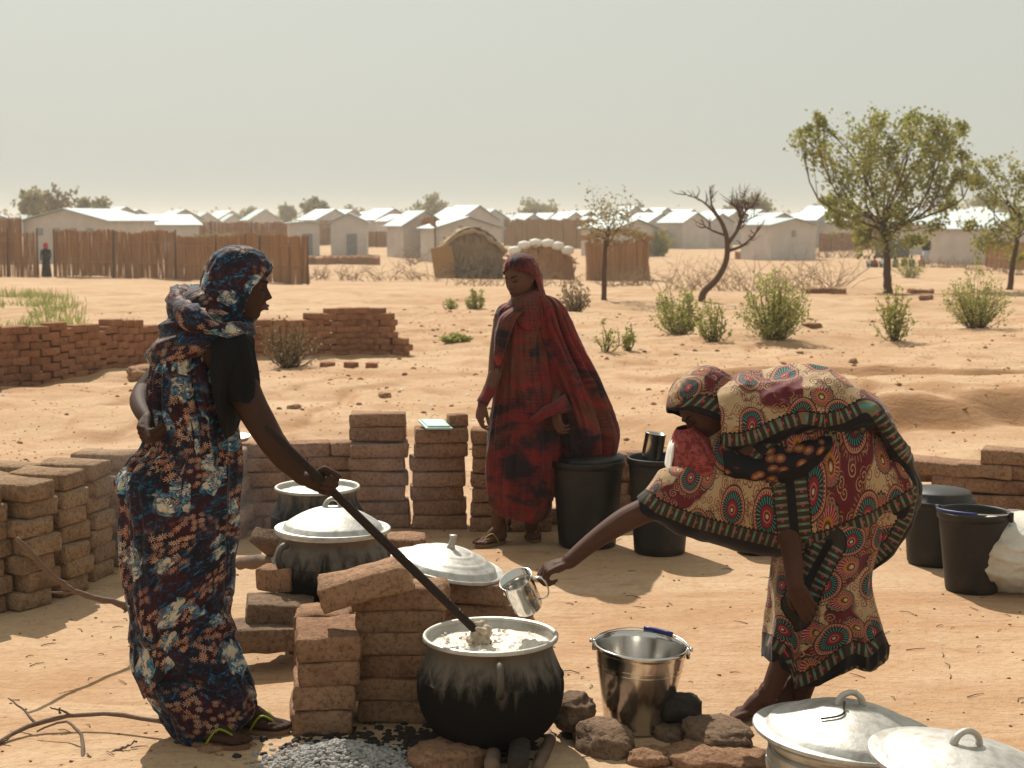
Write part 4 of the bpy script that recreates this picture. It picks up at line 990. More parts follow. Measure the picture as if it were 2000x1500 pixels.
rock('rock',860,1462,5.0,.18,.08,.2,'dark stone under the left side of the boiling pot',mat='char',seed=9,sharp=.2)
rock('mud_ball',414,1478,4.93,.10,.09,.10,'round brown mud ball at the heel of the woman stirring',mat='brick',seed=10,sharp=.15)
rock('rock',1475,1480,5.05,.09,.05,.07,'pale little stone beside the large lid',mat='wbag',seed=11,sharp=.3)
rock('rock',1268,1482,4.86,.14,.07,.12,'earthy lump between the large rounded stone and the scorched brick',mat='brick',seed=12,sharp=.25)
for i,(u,v,w_,lab) in enumerate(((1666,708,.17,'pair of brown stones lying on the bare slope'),(752,775,.16,'dark flat stone on the sand behind the tall brick column'),(870,1000,0,''),(574,798,.14,'dark stone lying on the sand right of the shoulder'),(1320,690,.07,'small stone below the leftmost green shrub'),(1585,640,.3,'flat dark stone between the shrubs'),(1810,585,.4,'flat dark rock left of the rightmost shrub'),(278,735,.5,'brown rounded rock at the foot of the long wall'),(1562,690,.1,'small stone on the slope below the wide shrub'))):
    if w_:
        g=G(u,v); o=rock('rock',u,v,g.y,w_,w_*.35,w_*.6,lab,mat='brick',seed=20+i); o.location=g+Vector((0,0,w_*.1))
# ash and charcoal
mb=MB(); rr=random.Random(9); 
for i in range(3400):
    u=rr.gauss(680,66); v=1500-abs(rr.gauss(0,26)); Y=rr.uniform(4.62,5.16); p=G(u,1478); 
    x=-.55+rr.gauss(0,.105); y=4.80+rr.gauss(0,.085); hz=.07*math.exp(-((x+.55)/.15)**2-((y-4.80)/.12)**2)
    s=rr.uniform(.004,.0105); clod(mb,(x,y,gz(x,y)+hz*rr.uniform(.5,1.05)),s,i+9000)
    if rr.random()<.3:
        pass
tag(mb.build('ash_heap',M['ash'],smooth=False),'heap of pale ash and cinders at the bottom edge','ash',kind='stuff')
mb=MB()
for i in range(500):
    x=-.35+rr.gauss(0,.22); y=5.02+rr.gauss(0,.10); clod(mb,(x,y,gz(x,y)),rr.uniform(.006,.018),i+5000)
tag(mb.build('cinders',M['char'],smooth=False),'black cinders between the ash and the boiling pot','cinders',kind='stuff')
def log(u0,v0,Y0,u1,v1,Y1,r,label,mat='char',name='log',n=10,seed=0,knots=True):
    rr=random.Random(seed); a=W(u0,v0,Y0); b=W(u1,v1,Y1); mb=MB()
    pp=[a.lerp(b,i/9)+Vector((rr.gauss(0,r*.12),rr.gauss(0,r*.12),rr.gauss(0,r*.12))) for i in range(10)]
    mb.tube(pp,[r*rr.uniform(.88,1.1) for _ in pp],n); return tag(mb.build(name,M[mat]),label,'firewood')
log(1022,1400,5.2,1010,1500,4.62,.035,'charred log poking out from under the boiling pot','char',seed=1)
log(968,1420,5.2,962,1500,4.65,.024,'pale burnt stick beside the charred log under the pot','branch',seed=2)
log(1075,1440,5.1,1050,1500,4.7,.02,'splintered whitish stick under the right side of the boiling pot','branch',seed=3)
log(468,1100,6.75,560,1092,6.5,.03,'short thick firewood stub pointing left from the lidded pot','branch',seed=4)
# ================================================================ BRANCHES
def branch(name,pts,rs,subs,label):
    mb=MB(); rr=random.Random(len(pts)); P=smoothpath([W(*p) if len(p)==3 else p for p in pts],26)
    P=[Vector(p)+Vector((rr.gauss(0,1),rr.gauss(0,1),rr.gauss(0,1)))*.0022 for p in P]
    mb.tube(P,[rs[0]+(rs[1]-rs[0])*i/25+rr.gauss(0,.0007) for i in range(26)],9)
    for q,r in subs:
        Q=smoothpath([W(*p) for p in q],12); Q=[Vector(p)+Vector((rr.gauss(0,1),rr.gauss(0,1),rr.gauss(0,1)))*.0015 for p in Q]; mb.tube(Q,[r*(1-.6*i/11) for i in range(12)],7)
    return tag(mb.build(name,M['branch']),label,'branch')
def gY(u,v): return G(u,v).y
branch('branch',[(-60,1500,4.85),(0,1448,5.0),(60,1418,5.1),(140,1398,5.15),(215,1394,5.15),(290,1405,5.1),(345,1418,5.05),(400,1436,5.0),(470,1440,5.03),(530,1444,5.05),(585,1446,5.1),(618,1430,5.12),(636,1402,5.15)],(.0085,.0065),
  [([(70,1416,5.1),(50,1390,5.15),(15,1364,5.2)],.006),([(140,1398,5.15),(125,1390,5.15),(98,1382,5.15)],.006),([(118,1392,5.15),(116,1386,5.15),(117,1382,5.15)],.004),([(0,1450,5.0),(15,1445,5.0),(20,1438,5.0)],.005)],'long thin crooked branch passing behind the sandals to the bricks')
branch('branch',[(90,1510,4.75),(140,1492,4.82),(178,1490,4.85),(215,1472,4.9),(245,1460,4.92),(268,1448,4.95)],(.010,.003),
  [([(160,1490,4.84),(162,1445,4.95),(150,1425,5.0),(125,1410,5.05),(70,1428,5.05)],.008),([(168,1488,4.85),(175,1480,4.85),(170,1472,4.87)],.006)],'forked pale branch lying at the bottom left edge')
branch('branch',[(32,1050,5.75),(70,1090,5.78),(115,1135,5.85),(150,1156,5.9),(200,1172,6.0),(262,1188,6.1),(330,1235,6.3)],(.009,.014),[([(145,1154,5.9),(120,1158,5.85),(98,1157,5.82)],.007)],'bent branch rising at the left in front of the stepped brick wall')
mb=MB(); rr=random.Random(2); c=W(250,1186,6.07)
for i in range(40):
    d=Vector((rr.gauss(.2,1),rr.gauss(0,1),rr.gauss(-.6,.8))).normalized(); mb.tube([c+Vector((rr.gauss(0,.012),rr.gauss(0,.012),0)),c+d*rr.uniform(.015,.03)],[.004,.002],4)
tag(mb.build('frayed_bark',M['branch']),'frayed bark round the thick end of the bent branch','bark'); 
# ================================================================ POTS
def potbody(mb,prof,n=96): mb.lathe(prof,n)
def smoothprof(p,n): return [tuple(crom(np.array(p,float),i*(len(p)-1)/(n-1))) for i in range(n)]
def loop(mb,c,dirv,up,w,h,r,n=18):
    """cast loop handle standing on c"""
    dirv=Vector(dirv).normalized(); up=Vector(up).normalized()
    pts=[Vector(c)+dirv*math.cos(math.pi*i/n)*w+up*math.sin(math.pi*i/n)*h for i in range(n+1)]
    mb.tube(pts,[r*(1.25-.35*math.sin(math.pi*i/n)) for i in range(n+1)],10)
# boiling pot
Pc=W(958,1241,5.0); px_,py_,pz_=Pc; s=pxm(5.0,pz_); Rr=128/s
def cauldron(name,loc,Rr,H,label,mat,rimmat,belly=1.10,food=None,foodz=-.045,handles=((0,),),soot=True,lug=True):
    root=empty(name,loc,0,label,'pot','aluminium cooking pots')
    p=[(Rr*1.0,H),(Rr*1.02,H-.004),(Rr*1.01,H-.012),(Rr*.95,H-.030),(Rr*.955,H-.045),(Rr*1.0,H*.80),(Rr*belly*.985,H*.66),(Rr*belly*1.01,H*.64),(Rr*belly*1.0,H*.62),(Rr*belly*1.01,H*.50),(Rr*belly*.95,H*.30),(Rr*belly*.78,H*.12),(Rr*belly*.52,H*.02),(0.0,0.0)]
    mb=MB(); outer=p[:5]+smoothprof(p[4:],34)[1:]; inner=[(Rr*.40,.012),(Rr*belly*.9,H*.3),(Rr*belly*.96,H*.5),(Rr*.92,H-.045),(Rr*.92,H-.03),(Rr*.965,H-.008),(Rr*1.0,H)]
    mb.lathe(outer,96); b=mb.build('body',mat,root); m2=MB(); m2.lathe([(0,.012)]+inner,96); m2.build('inside',M[rimmat],root)
    m3=MB(); m3.lathe([(Rr*1.035,H-.008),(Rr*1.04,H+.002),(Rr*1.01,H+.007),(Rr*.965,H+.001),(Rr*.965,H-.006),(Rr*1.0,H-.010),(Rr*1.035,H-.008)],96); m3.build('rim',M[rimmat],root)
    for (a,) in handles:
        h=MB(); d=Vector((math.cos(a),math.sin(a),0)); t=Vector((-d.y,d.x,0)); c=d*Rr*1.0+Vector((0,0,H*.80))
        pts=smoothpath([c+d*.005+Vector((0,0,H*.10)),c+d*.035+Vector((0,0,H*.09)),c+d*.052+Vector((0,0,-H*.02)),c+d*.046+Vector((0,0,-H*.12)),c+d*.03+Vector((0,0,-H*.17))],14)
        h.tube(pts,[.012,.014,.014,.013,.012,.012,.012,.012,.012,.012,.013,.014,.014,.011],10,squash=1.1); h.build('handle',mat,root)
    if food:
        n=90; vs=[(0,0,0)];fs=[]; rr=random.Random(3)
        for i in range(1,41):
            r=Rr*.925*i/40
            for k in range(n):
                a=2*math.pi*k/n; x,y=r*math.cos(a),r*math.sin(a)
                z=.012*noise.fractal(Vector((x*22,y*22,4)),1,2,3)*(1-(i/40)**6)+.006*noise.noise(Vector((x*70,y*70,1)))*(1-(i/40)**6)
                if food=='porridge': z+=.010*max(0,noise.noise(Vector((x*38,y*38,9))))*(1-(i/40)**6)
                vs.append((x,y,z))
        for k in range(n): fs.append((0,1+k,1+(k+1)%n))
        for i in range(39):
            for k in range(n): fs.append((1+i*n+k,1+(i+1)*n+k,1+(i+1)*n+(k+1)%n,1+i*n+(k+1)%n))
        f=link('food',mesh('food',vs,fs,M[food]),None,loc=Vector(loc)+Vector((0,0,H+foodz)))
        return root,f
    return root,None
msoot=mat_alu('sooty_aluminium',(.13,.108,.088),.5,(.32,.20),.8,.45)
rt,f=cauldron('cooking_pot',(px_,py_,0.015),Rr,pz_-.015,'round bellied boiling pot with a soot blackened base in the foreground',msoot,'alu_rim',1.115,'porridge',-.030,((-1.44,),(1.7,)))
tag(f,'foaming pale porridge bubbling in the foreground pot','porridge')
mb=MB(); rr=random.Random(7)
for i in range(90):
    a=rr.uniform(0,6.28); r=Rr*.9*rr.random()**.5; 
    if math.cos(a)>.3 and rr.random()<.7: continue
    s_=rr.uniform(.003,.007); mb.lathe([(.0001,-s_*.3),(s_,0),(s_*.8,s_*.5),(.0001,s_*.8)],8,(px_+r*math.cos(a),py_+r*math.sin(a),pz_-.024))
tag(mb.build('porridge_bubbles',M['porridge']),'bubbles on the boiling porridge','bubbles',kind='stuff')
# lidded pot
Lc=W(650,1034,6.35); s=pxm(6.35,Lc.z)
m2=mat_alu('streaked_aluminium',(.20,.175,.15),.5,(.30,.17),.9,.5)
cauldron('cooking_pot',(Lc.x,Lc.y,.12),108/s,Lc.z-.12,'streaked lidded pot standing on bricks behind the tilted brick',m2,'alu_rim',1.10,None,handles=((-2.35,),(.8,)))
def potlid(name,c,Rl,dome,label,rot=(0,0,0),hk='loop',ribs=(),mat='alu',hrot=0,hw=.034,hh=.038):
    root=empty(name,c,0,label,'lid','aluminium pot lids'); root.rotation_euler=rot
    p=[(Rl*1.0,-.004),(Rl*1.012,.002),(Rl*.995,.006),(Rl*.90,-.004),(Rl*.865,.004),(Rl*.84,.018)]
    for i in range(1,25):
        t=i/24; r=Rl*.84*(1-t); z=.018+dome*(1-(1-t)**2)
        for q in ribs:
            z+=.0035*math.exp(-((r/Rl-q)/.018)**2)
        p.append((r,z))
    mb=MB(); mb.lathe(p,96); q=[(r,z-.004) for r,z in p]; mb.lathe(q[::-1],96); mb.build('dome',M[mat],root)
    h=MB(); top=.018+dome
    if hk=='loop': loop(h,(0,0,top-.006),(math.cos(hrot),math.sin(hrot),0),(0,0,1),hw,hh,.010)
    else: h.tube([(0,0,top-.01),(.0,0,top+.01),(.002,0,top+.035),(0,0,top+.05)],[.022,.013,.011,.014],10)
    h.build('handle',M['alu_rim'],root); return root
potlid('pot_lid',(Lc.x,Lc.y,Lc.z+.006),112/s,.075,'domed lid with a ring handle on the streaked pot',(R(-1),R(1),0),hrot=.35)
# lid leaning on the bricks
c=W(874,1104,5.66); potlid('pot_lid',c,112/pxm(5.66,.6),.05,'ribbed domed lid lying aslant on the brick stack',(R(2),R(11),0),'knob',(.42,.66))
# rear open pot
Bc=W(620,951,7.35); s=pxm(7.35,Bc.z)
m3=mat_alu('dark_old_aluminium',(.15,.135,.115),.5,(.38,.24),.7,.6)
rt,f=cauldron('cooking_pot',(Bc.x,Bc.y,.10),80/s,Bc.z-.10,'open rear pot full of white meal, behind the lidded pot',m3,'alu_rim',1.13,'flour',-.02,((-1.2,),))
tag(f,'white meal filling the rear pot','meal')
mb=MB(); mb.lathe([(0,0),(.2,0),(.21,.06),(.16,.10),(0,.10)],16); o=mb.build('hearth_ring',M['rock'],None,loc=(Bc.x,Bc.y,0)); tag(o,'sooty earth ring under the rear pot','hearth')
# two big lids bottom right with their pots
def bigpot(u,v,Y,hwpx,label,lablid,tilt,hrot,hk='loop',dome=.07):
    c=W(u,v,Y); s=pxm(Y,c.z); Rl=hwpx/s
    mt=mat_alu('pale_aluminium',(.52,.50,.45),.42,None,.5)
    cauldron('cooking_pot',(c.x,c.y,.0),Rl*.84,c.z-.004,label,mt,'alu_rim',1.02,None,handles=())
    potlid('pot_lid',(c.x,c.y,c.z+.012),Rl,dome,lablid,tilt,hk,(),'alu',hrot,.040,.042)
    return c,s
c1,s1=bigpot(1655,1437,4.55,182,'pale pot under the large lid near the lower right corner','large domed lid with a ring handle, left of the two in the corner',(R(0),R(4),0),.15)
# wire on the handle
Rl_=182/s1; mb=MB(); q=[]
for i in range(12):
    r=.045+(.52*Rl_-.045)*i/11; a=R(232+14*math.sin(i*.35)); q.append(Vector((r*math.cos(a),r*math.sin(a),.024+.07*(1-(r/(.84*Rl_))**2)+(.014 if i<2 else 0))))
mb.tube(q,[.005,.005]+[.0032]*10,6); o=mb.build('handle_wire',M['char'],None,loc=c1+Vector((0,0,.012)),rot=(0,R(4),0)); tag(o,'dark wire tied to the handle of the large lid','wire')
bigpot(1880,1500,4.05,182,'pale pot cut by the lower right corner','smaller domed lid in the lower right corner, in front of the large one',(R(2),R(7),0),.3,dome=.04)
# ================================================================ BUCKET
c=W(1243,1258,5.2); zt=c.z; s=pxm(5.2,zt); Rt=89/s
root=empty('steel_bucket',(c.x,c.y,0.0),R(0),'shiny stainless steel bucket with a blue grip on its handle','bucket'); H=zt
rot=(R(2),R(3),0); root.rotation_euler=rot; Rb_=Rt*.72
mb=MB(); mb.lathe([(0,.012),(Rb_,.012),(Rb_*1.03,.0),(Rb_*1.04,.008),(Rb_*1.03,.02)]+[(Rb_+(Rt-Rb_)*t/20*1.0,.02+(H-.03)*t/20+0) for t in range(1,21)]+[(Rt*1.015,H-.006),(Rt*1.02,H),(Rt*1.0,H+.003),(Rt*.985,H-.004)]+[(Rb_+(Rt-Rb_)*t/20-.003,.03+(H-.035)*t/20) for t in range(20,-1,-1)]+[(0,.03)],96)
mb.build('body',M['steel'],root)
mb=MB(); mb.lathe([(Rt*1.02,H-.01),(Rt*1.03,H-.004),(Rt*1.025,H+.004),(Rt*.99,H+.004),(Rt*.985,H-.002)],96); mb.build('rim',M['steel'],root)
for zz in (.80,.74):
    mb=MB(); r=Rb_+(Rt-Rb_)*zz; mb.lathe([(r-.001,H*zz-.004),(r+.002,H*zz),(r-.001,H*zz+.004)],96); mb.build('bead',M['steel'],root)
ha=R(-8); hd=Vector((math.cos(ha),math.sin(ha),0)); bk=Vector((-hd.y,hd.x,0))
pts=[]
for i in range(25):
    a=math.pi*i/24; pts.append(hd*math.cos(a)*(Rt*1.06)+bk*math.sin(a)*Rt*.98+Vector((0,0,H-.004+.018*math.sin(a))))
mb=MB(); mb.tube(pts,.0028,6); bail=mb.build('bail_handle',M['steel'],root)
mb=MB(); mb.tube(pts[7:13],.0085,10); mb.build('grip',M['blueplastic'],bail)
for sg in(1,-1):
    mb=MB(); q=hd*sg*Rt*1.03+Vector((0,0,H-.012)); mb.box(q,(.012,.03,.035)); mb.tube([q+hd*sg*.004+Vector((0,0,.012)),q+hd*sg*.016+Vector((0,0,.012))],.007,8); mb.build('handle_lug',M['steel'],root)
# ================================================================ BLACK BINS AND BUCKETS
def bin_(name,u,vt,vb,Y,hwt,hwb,label,lid=None,mat='black',cat='bin',bail=False,ridge=True,group='black plastic bins and buckets'):
    ct=W(u,vt,Y); s=pxm(Y,ct.z); Rt,Rb=hwt/s,hwb/s; H=ct.z; root=empty(name,(ct.x,ct.y,0),0,label,cat,group)
    mb=MB(); mb.lathe([(0,0.004),(Rb*.96,0.004),(Rb,.012)]+[(Rb+(Rt-Rb)*t/12,.012+(H-.05)*t/12) for t in range(1,13)]+[(Rt*1.0,H-.036),(Rt*1.05,H-.034),(Rt*1.055,H-.006),(Rt*1.045,H),(Rt*1.0,H),(Rt*.985,H-.01),(Rb*.97,.02),(0,.02)],72); b=mb.build('body',M[mat],root)
    if bail:
        for sg in(1,-1):
            m_=MB(); m_.box((sg*Rt*1.07*math.cos(bail),sg*Rt*1.07*math.sin(bail),H-.014),(.03,.02,.045),rz=bail); m_.build('handle_lug',M[mat],root)
    return root,Rt,H,ct
r_,Rt_,H_b,ct=bin_('black_bin',1148,897,1050,8.18,69,56,'largest black bin, directly right of the woman in red')
mb=MB(); Rl=Rt_*.93; mb.lathe([(Rl,0),(Rl*1.02,.012),(Rl*.96,.026),(Rl*.7,.030),(0,.030)],48); o=mb.build('bin_lid',M['black'],None,loc=(ct.x+.02,ct.y,H_b-.005),rot=(0,R(-1.5),0)); tag(o,'black lid lying in the mouth of the largest bin','lid')
r_,R2,H2,c2=bin_('black_bin',1290,892,1062,8.0,62,50,'black bin with a steel mug standing in its mouth')
mb=MB(); h_=.14; mb.lathe([(0,0),(.052,0),(.055,.01),(.055,h_),(.058,h_+.002),(.058,h_-.004),(.052,h_-.002),(.05,.012),(0,.012)],40); o=mb.build('steel_mug',M['steel'],None,loc=W(1272,897,8.0),rot=(0,R(9),0)); tag(o,'steel mug standing upside down in the bin behind the bending woman','mug')
bin_('black_bucket',1475,1000,1072,8.0,42,36,'black bucket mostly hidden below the bending woman')
r_,R3,H3,c3=bin_('black_bin',1832,975,1082,7.75,64,56,'black bin with a lid, left of the bucket with the blue handle')
mb=MB(); Rl=R3*1.12; mb.lathe([(Rl,-.004),(Rl*1.01,.0),(Rl,.006),(Rl*.90,.008),(Rl*.88,.04),(Rl*.83,.05),(0,.052)],56); o=mb.build('bin_lid',M['black'],None,loc=(c3.x,c3.y,H3),rot=(0,R(1),0)); tag(o,'black lid closed on the right hand bin','lid')
r_,R4,H4,c4=bin_('black_bucket',1902,997,1128,7.15,66,50,'black bucket with a blue handle, left of the white sack',bail=R(-35))
ha=R(-35); hd=Vector((math.cos(ha),math.sin(ha),0)); bk=Vector((-hd.y,hd.x,0)); pts=[]
for i in range(25):
    a=math.pi*i/24; pts.append(hd*math.cos(a)*R4*1.07+bk*math.sin(a)*-R4*.98+Vector((0,0,H4+.012*math.sin(a))))
mb=MB(); mb.tube(pts,.003,6); bl=mb.build('bail_handle',M['steel'],r_); mb=MB(); mb.tube(pts[9:21],.0065,8); mb.build('grip',M['blueplastic'],bl)
# teal bowl with lid and white handle jug behind the sack
bin_('green_bowl',1985,1030,1075,7.35,42,30,'green bowl half behind the white sack',mat='teal',cat='bowl',group=None)
c=W(1985,1022,7.35); mb=MB(); mb.lathe([(0,.02),(.09,.018),(.105,0),(.11,-.004)],40); o=mb.build('bowl_lid',M['wbag'],None,loc=(c.x,c.y,c.z+.01)); tag(o,'white lid on the green bowl','lid')
mb=MB(); mb.tube(smoothpath([c+Vector((-.12,0,.03)),c+Vector((-.06,-.03,.07)),c+Vector((.06,0,.05)),c+Vector((.1,0,-.02))],16),.005,7); tag(mb.build('wire_handle',M['steel']),'wire handle arching over the green bowl','handle')
# ================================================================ WHITE SACK
def sack():
    n,m_=72,60; c=W(1985,1105,6.75); s=pxm(6.75,.2); vs=[];fs=[]
    prof=[(0,-92,40),(.12,-70,78),(.3,-48,92),(.5,0,98),(.7,40,90),(.85,62,60),(1,70,20)]
    for i in range(m_+1):
        t=i/m_; 
        h=.38*(1-t)**.9 ; r=.27*(math.sin(math.pi*min(1,.10+.84*t))**.55)
        for k in range(n):
            a=2*math.pi*k/n
            q=Vector((math.cos(a),math.sin(a),t*2))
            f=1+.10*noise.fractal(q*1.6,1,2,4)+.055*(1-abs(noise.noise(q*3.1+Vector((5,0,0))))*2)
            x=math.cos(a)*r*1.12*f+.05*(1-t); y=math.sin(a)*r*f*.9; z=h*.92+.02*noise.noise(q*4)
            vs.append((x,y,max(0.004,z)))
    for i in range(m_):
        for k in range(n): fs.append((i*n+k,i*n+(k+1)%n,(i+1)*n+(k+1)%n,(i+1)*n+k))
    fs.append(tuple(range(n))[::-1]); fs.append(tuple(m_*n+k for k in range(n)))
    g=G(2000,1166); mt=NT('woven_plastic_sack'); p=mt.obj(); wv=mt.noise(p,9,5,.6)
    col=mt.mix(mt.ramp(wv,[(.4,0),(.7,1)]),(.74,.71,.64),(.60,.52,.40))
    h=mt.math('ADD',mt.noise(p,16,5,.6,.8),mt.math('MULTIPLY',mt.noise(p,120,2),.1)); m1=mt.done(col,.5,0,mt.bump(h,.6,.02),spec=.4,trans=.25)
    o=link('white_sack',mesh('white_sack',vs,fs,m1),None,loc=(g.x+.0,g.y+.16,g.z)); tag(o,'crumpled white plastic sack at the right edge','sack')
sack()

mb=MB(); rr=random.Random(61)
for i in range(170):
    Y=rr.uniform(4.6,9.2); x=rr.uniform(-.36,.36)*Y; a=rr.uniform(0,3.14); L_=rr.uniform(.02,.09); p=on(x,Y)+Vector((0,0,.003)); d=Vector((math.cos(a),math.sin(a),0))*L_
    mb.tube([p,p+d*.5+Vector((-d.y,d.x,0))*rr.gauss(0,.12)+Vector((0,0,.003)),p+d],[.0022,.0018,.001],4)
tag(mb.build('twig_litter',M['branch'],smooth=False),'bits of twig and straw lying about the cooking place','twigs',kind='stuff')
mb=MB(); rr=random.Random(62)
for i in range(60):
    Y=rr.uniform(9.8,26); x=rr.uniform(-.36,.36)*Y; clod(mb,on(x,Y),rr.uniform(.012,.03),i+700)
tag(mb.build('pale_litter',M['wbag'],smooth=False),'scraps of pale litter on the slope','litter',kind='stuff')
# ================================================================ PEOPLE
def chain(mb,pts,rs,n=12,steps=14,up=None,squash=1.0):
    P=smoothpath([Vector(p) for p in pts],steps); r=[float(x) for x in np.interp(np.linspace(0,len(rs)-1,steps),range(len(rs)),rs)]
    P=[Vector(p) for p in P]
    a=(P[0]-P[1]).normalized(); b=(P[-1]-P[-2]).normalized()
    P=[P[0]+a*r[0]*.95,P[0]+a*r[0]*.7]+P+[P[-1]+b*r[-1]*.7,P[-1]+b*r[-1]*.95]
    r=[r[0]*.3,r[0]*.72]+r+[r[-1]*.72,r[-1]*.3]
    mb.tube(P,r,n,up=up,squash=squash)
def hand(mb,w,d,n,side,curl=(20,30,20),thumb=(35,20),scale=1.0,palm=.078,spread=.05,curls=None):
    """w wrist; d towards the knuckles; n out of the palm; side=+1: thumb on the d x n side"""
    w=Vector(w); d=Vector(d).normalized(); n=Vector(n); n=(n-d*n.dot(d)).normalized(); l=d.cross(n)*side; S=scale
    offs=(.026,.0085,-.0095,-.026); lens=((.040,.024,.019),(.044,.028,.020),(.040,.026,.019),(.032,.019,.017)); rad=(.0092,.0095,.009,.008)
    for i in range(4):
        k=w+d*palm*S*(1,1.03,1.0,.93)[i]+l*offs[i]*S
        chain(mb,[w+l*offs[i]*.55*S,w+d*palm*.5*S+l*offs[i]*.85*S-n*.002,k],[.013*S,.0125*S,.0108*S],8,8)
        c=curls[i] if curls else curl; q=k; ang=0; dd=d+l*(offs[i]*spread*20)
        pts=[q]; 
        for j in range(3):
            ang+=R(c[j]); dv=(dd.normalized()*math.cos(ang)+n*math.sin(ang)); q=q+dv*lens[i][j]*S; pts.append(q)
        for j in range(3): 
            r0=rad[i]*S*(1-.10*j); mb_pts=[pts[j],pts[j+1]]; chain(mb,mb_pts,[r0*1.05,r0*.93],8,4)
    # web of the palm
    chain(mb,[w+d*.02*S+n*.004,w+d*palm*.55*S+n*.004],[.020*S,.022*S],10,6)
    t0=w+d*.015*S+l*.020*S+n*.006; a1=R(thumb[0]); t1=t0+(d*math.cos(a1)+l*math.sin(a1)+n*.35).normalized()*.040*S
    a2=R(thumb[0]-thumb[1]); t2=t1+(d*math.cos(a2)+l*math.sin(a2)*.8+n*.45).normalized()*.030*S; t3=t2+(d*math.cos(a2-.3)+l*math.sin(a2-.3)*.5+n*.5).normalized()*.026*S
    chain(mb,[t0,t1],[.015*S,.0115*S],8,6); chain(mb,[t1,t2],[.0115*S,.0105*S],8,4); chain(mb,[t2,t3],[.0105*S,.0088*S],8,4)
def foot(mb,heel,toe,side=1,scale=1.0):
    heel=Vector(heel); toe=Vector(toe); d=(toe-heel); d.z=0; L=d.length; d.normalize(); l=Vector((-d.y,d.x,0))*side
    z=heel.z
    def P(a,b,c): return heel+d*a*L+l*b+Vector((0,0,c))
    chain(mb,[P(.06,0,.026),P(.25,0,.028)],[.028,.027],10,5)
    chain(mb,[P(.10,0,.09),P(.12,0,.045)],[.030,.030],10,5)
    chain(mb,[P(.14,0,.075),P(.40,.004,.052),P(.62,.006,.028),P(.80,.008,.018)],[.028,.027,.020,.014],10,10)
    for i,(b,r,e) in enumerate(((.026,.0125,.96),(.010,.0095,.97),(-.005,.009,.93),(-.019,.0085,.87),(-.032,.008,.80))):
        chain(mb,[P(.30,b*.5,.022),P(.70,b*.95,.018),P(e-.1,b,.014),P(e,b,.010)],[.018,.014,r,r*.85],8,9)
def headmesh(mb,c,f,up,S=1.0,jaw=1.0):
    c=Vector(c); f=Vector(f).normalized(); up=Vector(up); up=(up-f*up.dot(f)).normalized(); l=up.cross(f)
    bm=bmesh.new(); bmesh.ops.create_icosphere(bm,subdivisions=6,radius=1); ga=lambda x,m,s: math.exp(-((x-m)/s)**2)
    vs=[]; loc=[]
    for v in bm.verts:
        x,y,z=v.co
        X=x*(.094 if x<0 else .090); Y=y*.074; Z=z*.118
        if z<0:
            t=-z; Y*=1-.30*t*t; 
            if x<0: X*=1-.55*t
            X+=.010*t
        if z>.3: X*=1+.02
        fr=max(0,x)
        if x>0:
            w=fr**1.0
            ny=ga(y,0,.13)
            ns=sstep(.20,-.20,z) if z>-.20 else 0
            nose=0
            if -.30<z<=.2: nose=min(1,(.2-z)/.38)**1.2 if z>-.18 else max(0,(z+.30)/.12)
            X+=.025*nose*ga(y,0,.10+.07*nose)+.006*ga(z,-.20,.06)*(ga(y,.13,.06)+ga(y,-.13,.06))
            X-=.014*(ga(y,.36,.17)+ga(y,-.36,.17))*ga(z,.09,.10)*w
            X+=.008*(ga(y,.36,.12)+ga(y,-.36,.12))*ga(z,.06,.045)*w     # lids
            X+=.007*ga(z,.22,.06)*ga(abs(y),.28,.3)*w                       # brow
            X+=.006*(ga(y,.48,.18)+ga(y,-.48,.18))*ga(z,-.14,.14)*w         # cheek bones
            m_=ga(y,0,.22)
            X+=.012*ga(z,-.46,.13)*ga(y,0,.30)
            X+=.007*ga(z,-.40,.035)*m_+.008*ga(z,-.50,.04)*m_-.010*ga(z,-.448,.014)*m_-.004*ga(z,-.60,.05)*m_
            X+=.012*ga(z,-.80,.16)*ga(y,0,.3)*jaw
        # temples in
        Y-=math.copysign(.004,y)*ga(z,.15,.25)*ga(x,.4,.3)
        p=c+(f*X+l*Y+up*Z)*S; vs.append(p); loc.append((X,Y,Z))
    fs=[tuple(q.index for q in fa.verts) for fa in bm.faces]; bm.free(); mb.add(vs,fs)
    mb.loc=loc
    for sg in(-1,1):   # ears
        e=c+(l*sg*.076+up*.0-f*.004)*S; chain(mb,[e+up*.028*S-f*.004,e+f*-.012*S+l*sg*.006,e-up*.028*S],[.008*S,.011*S,.007*S],8,7)
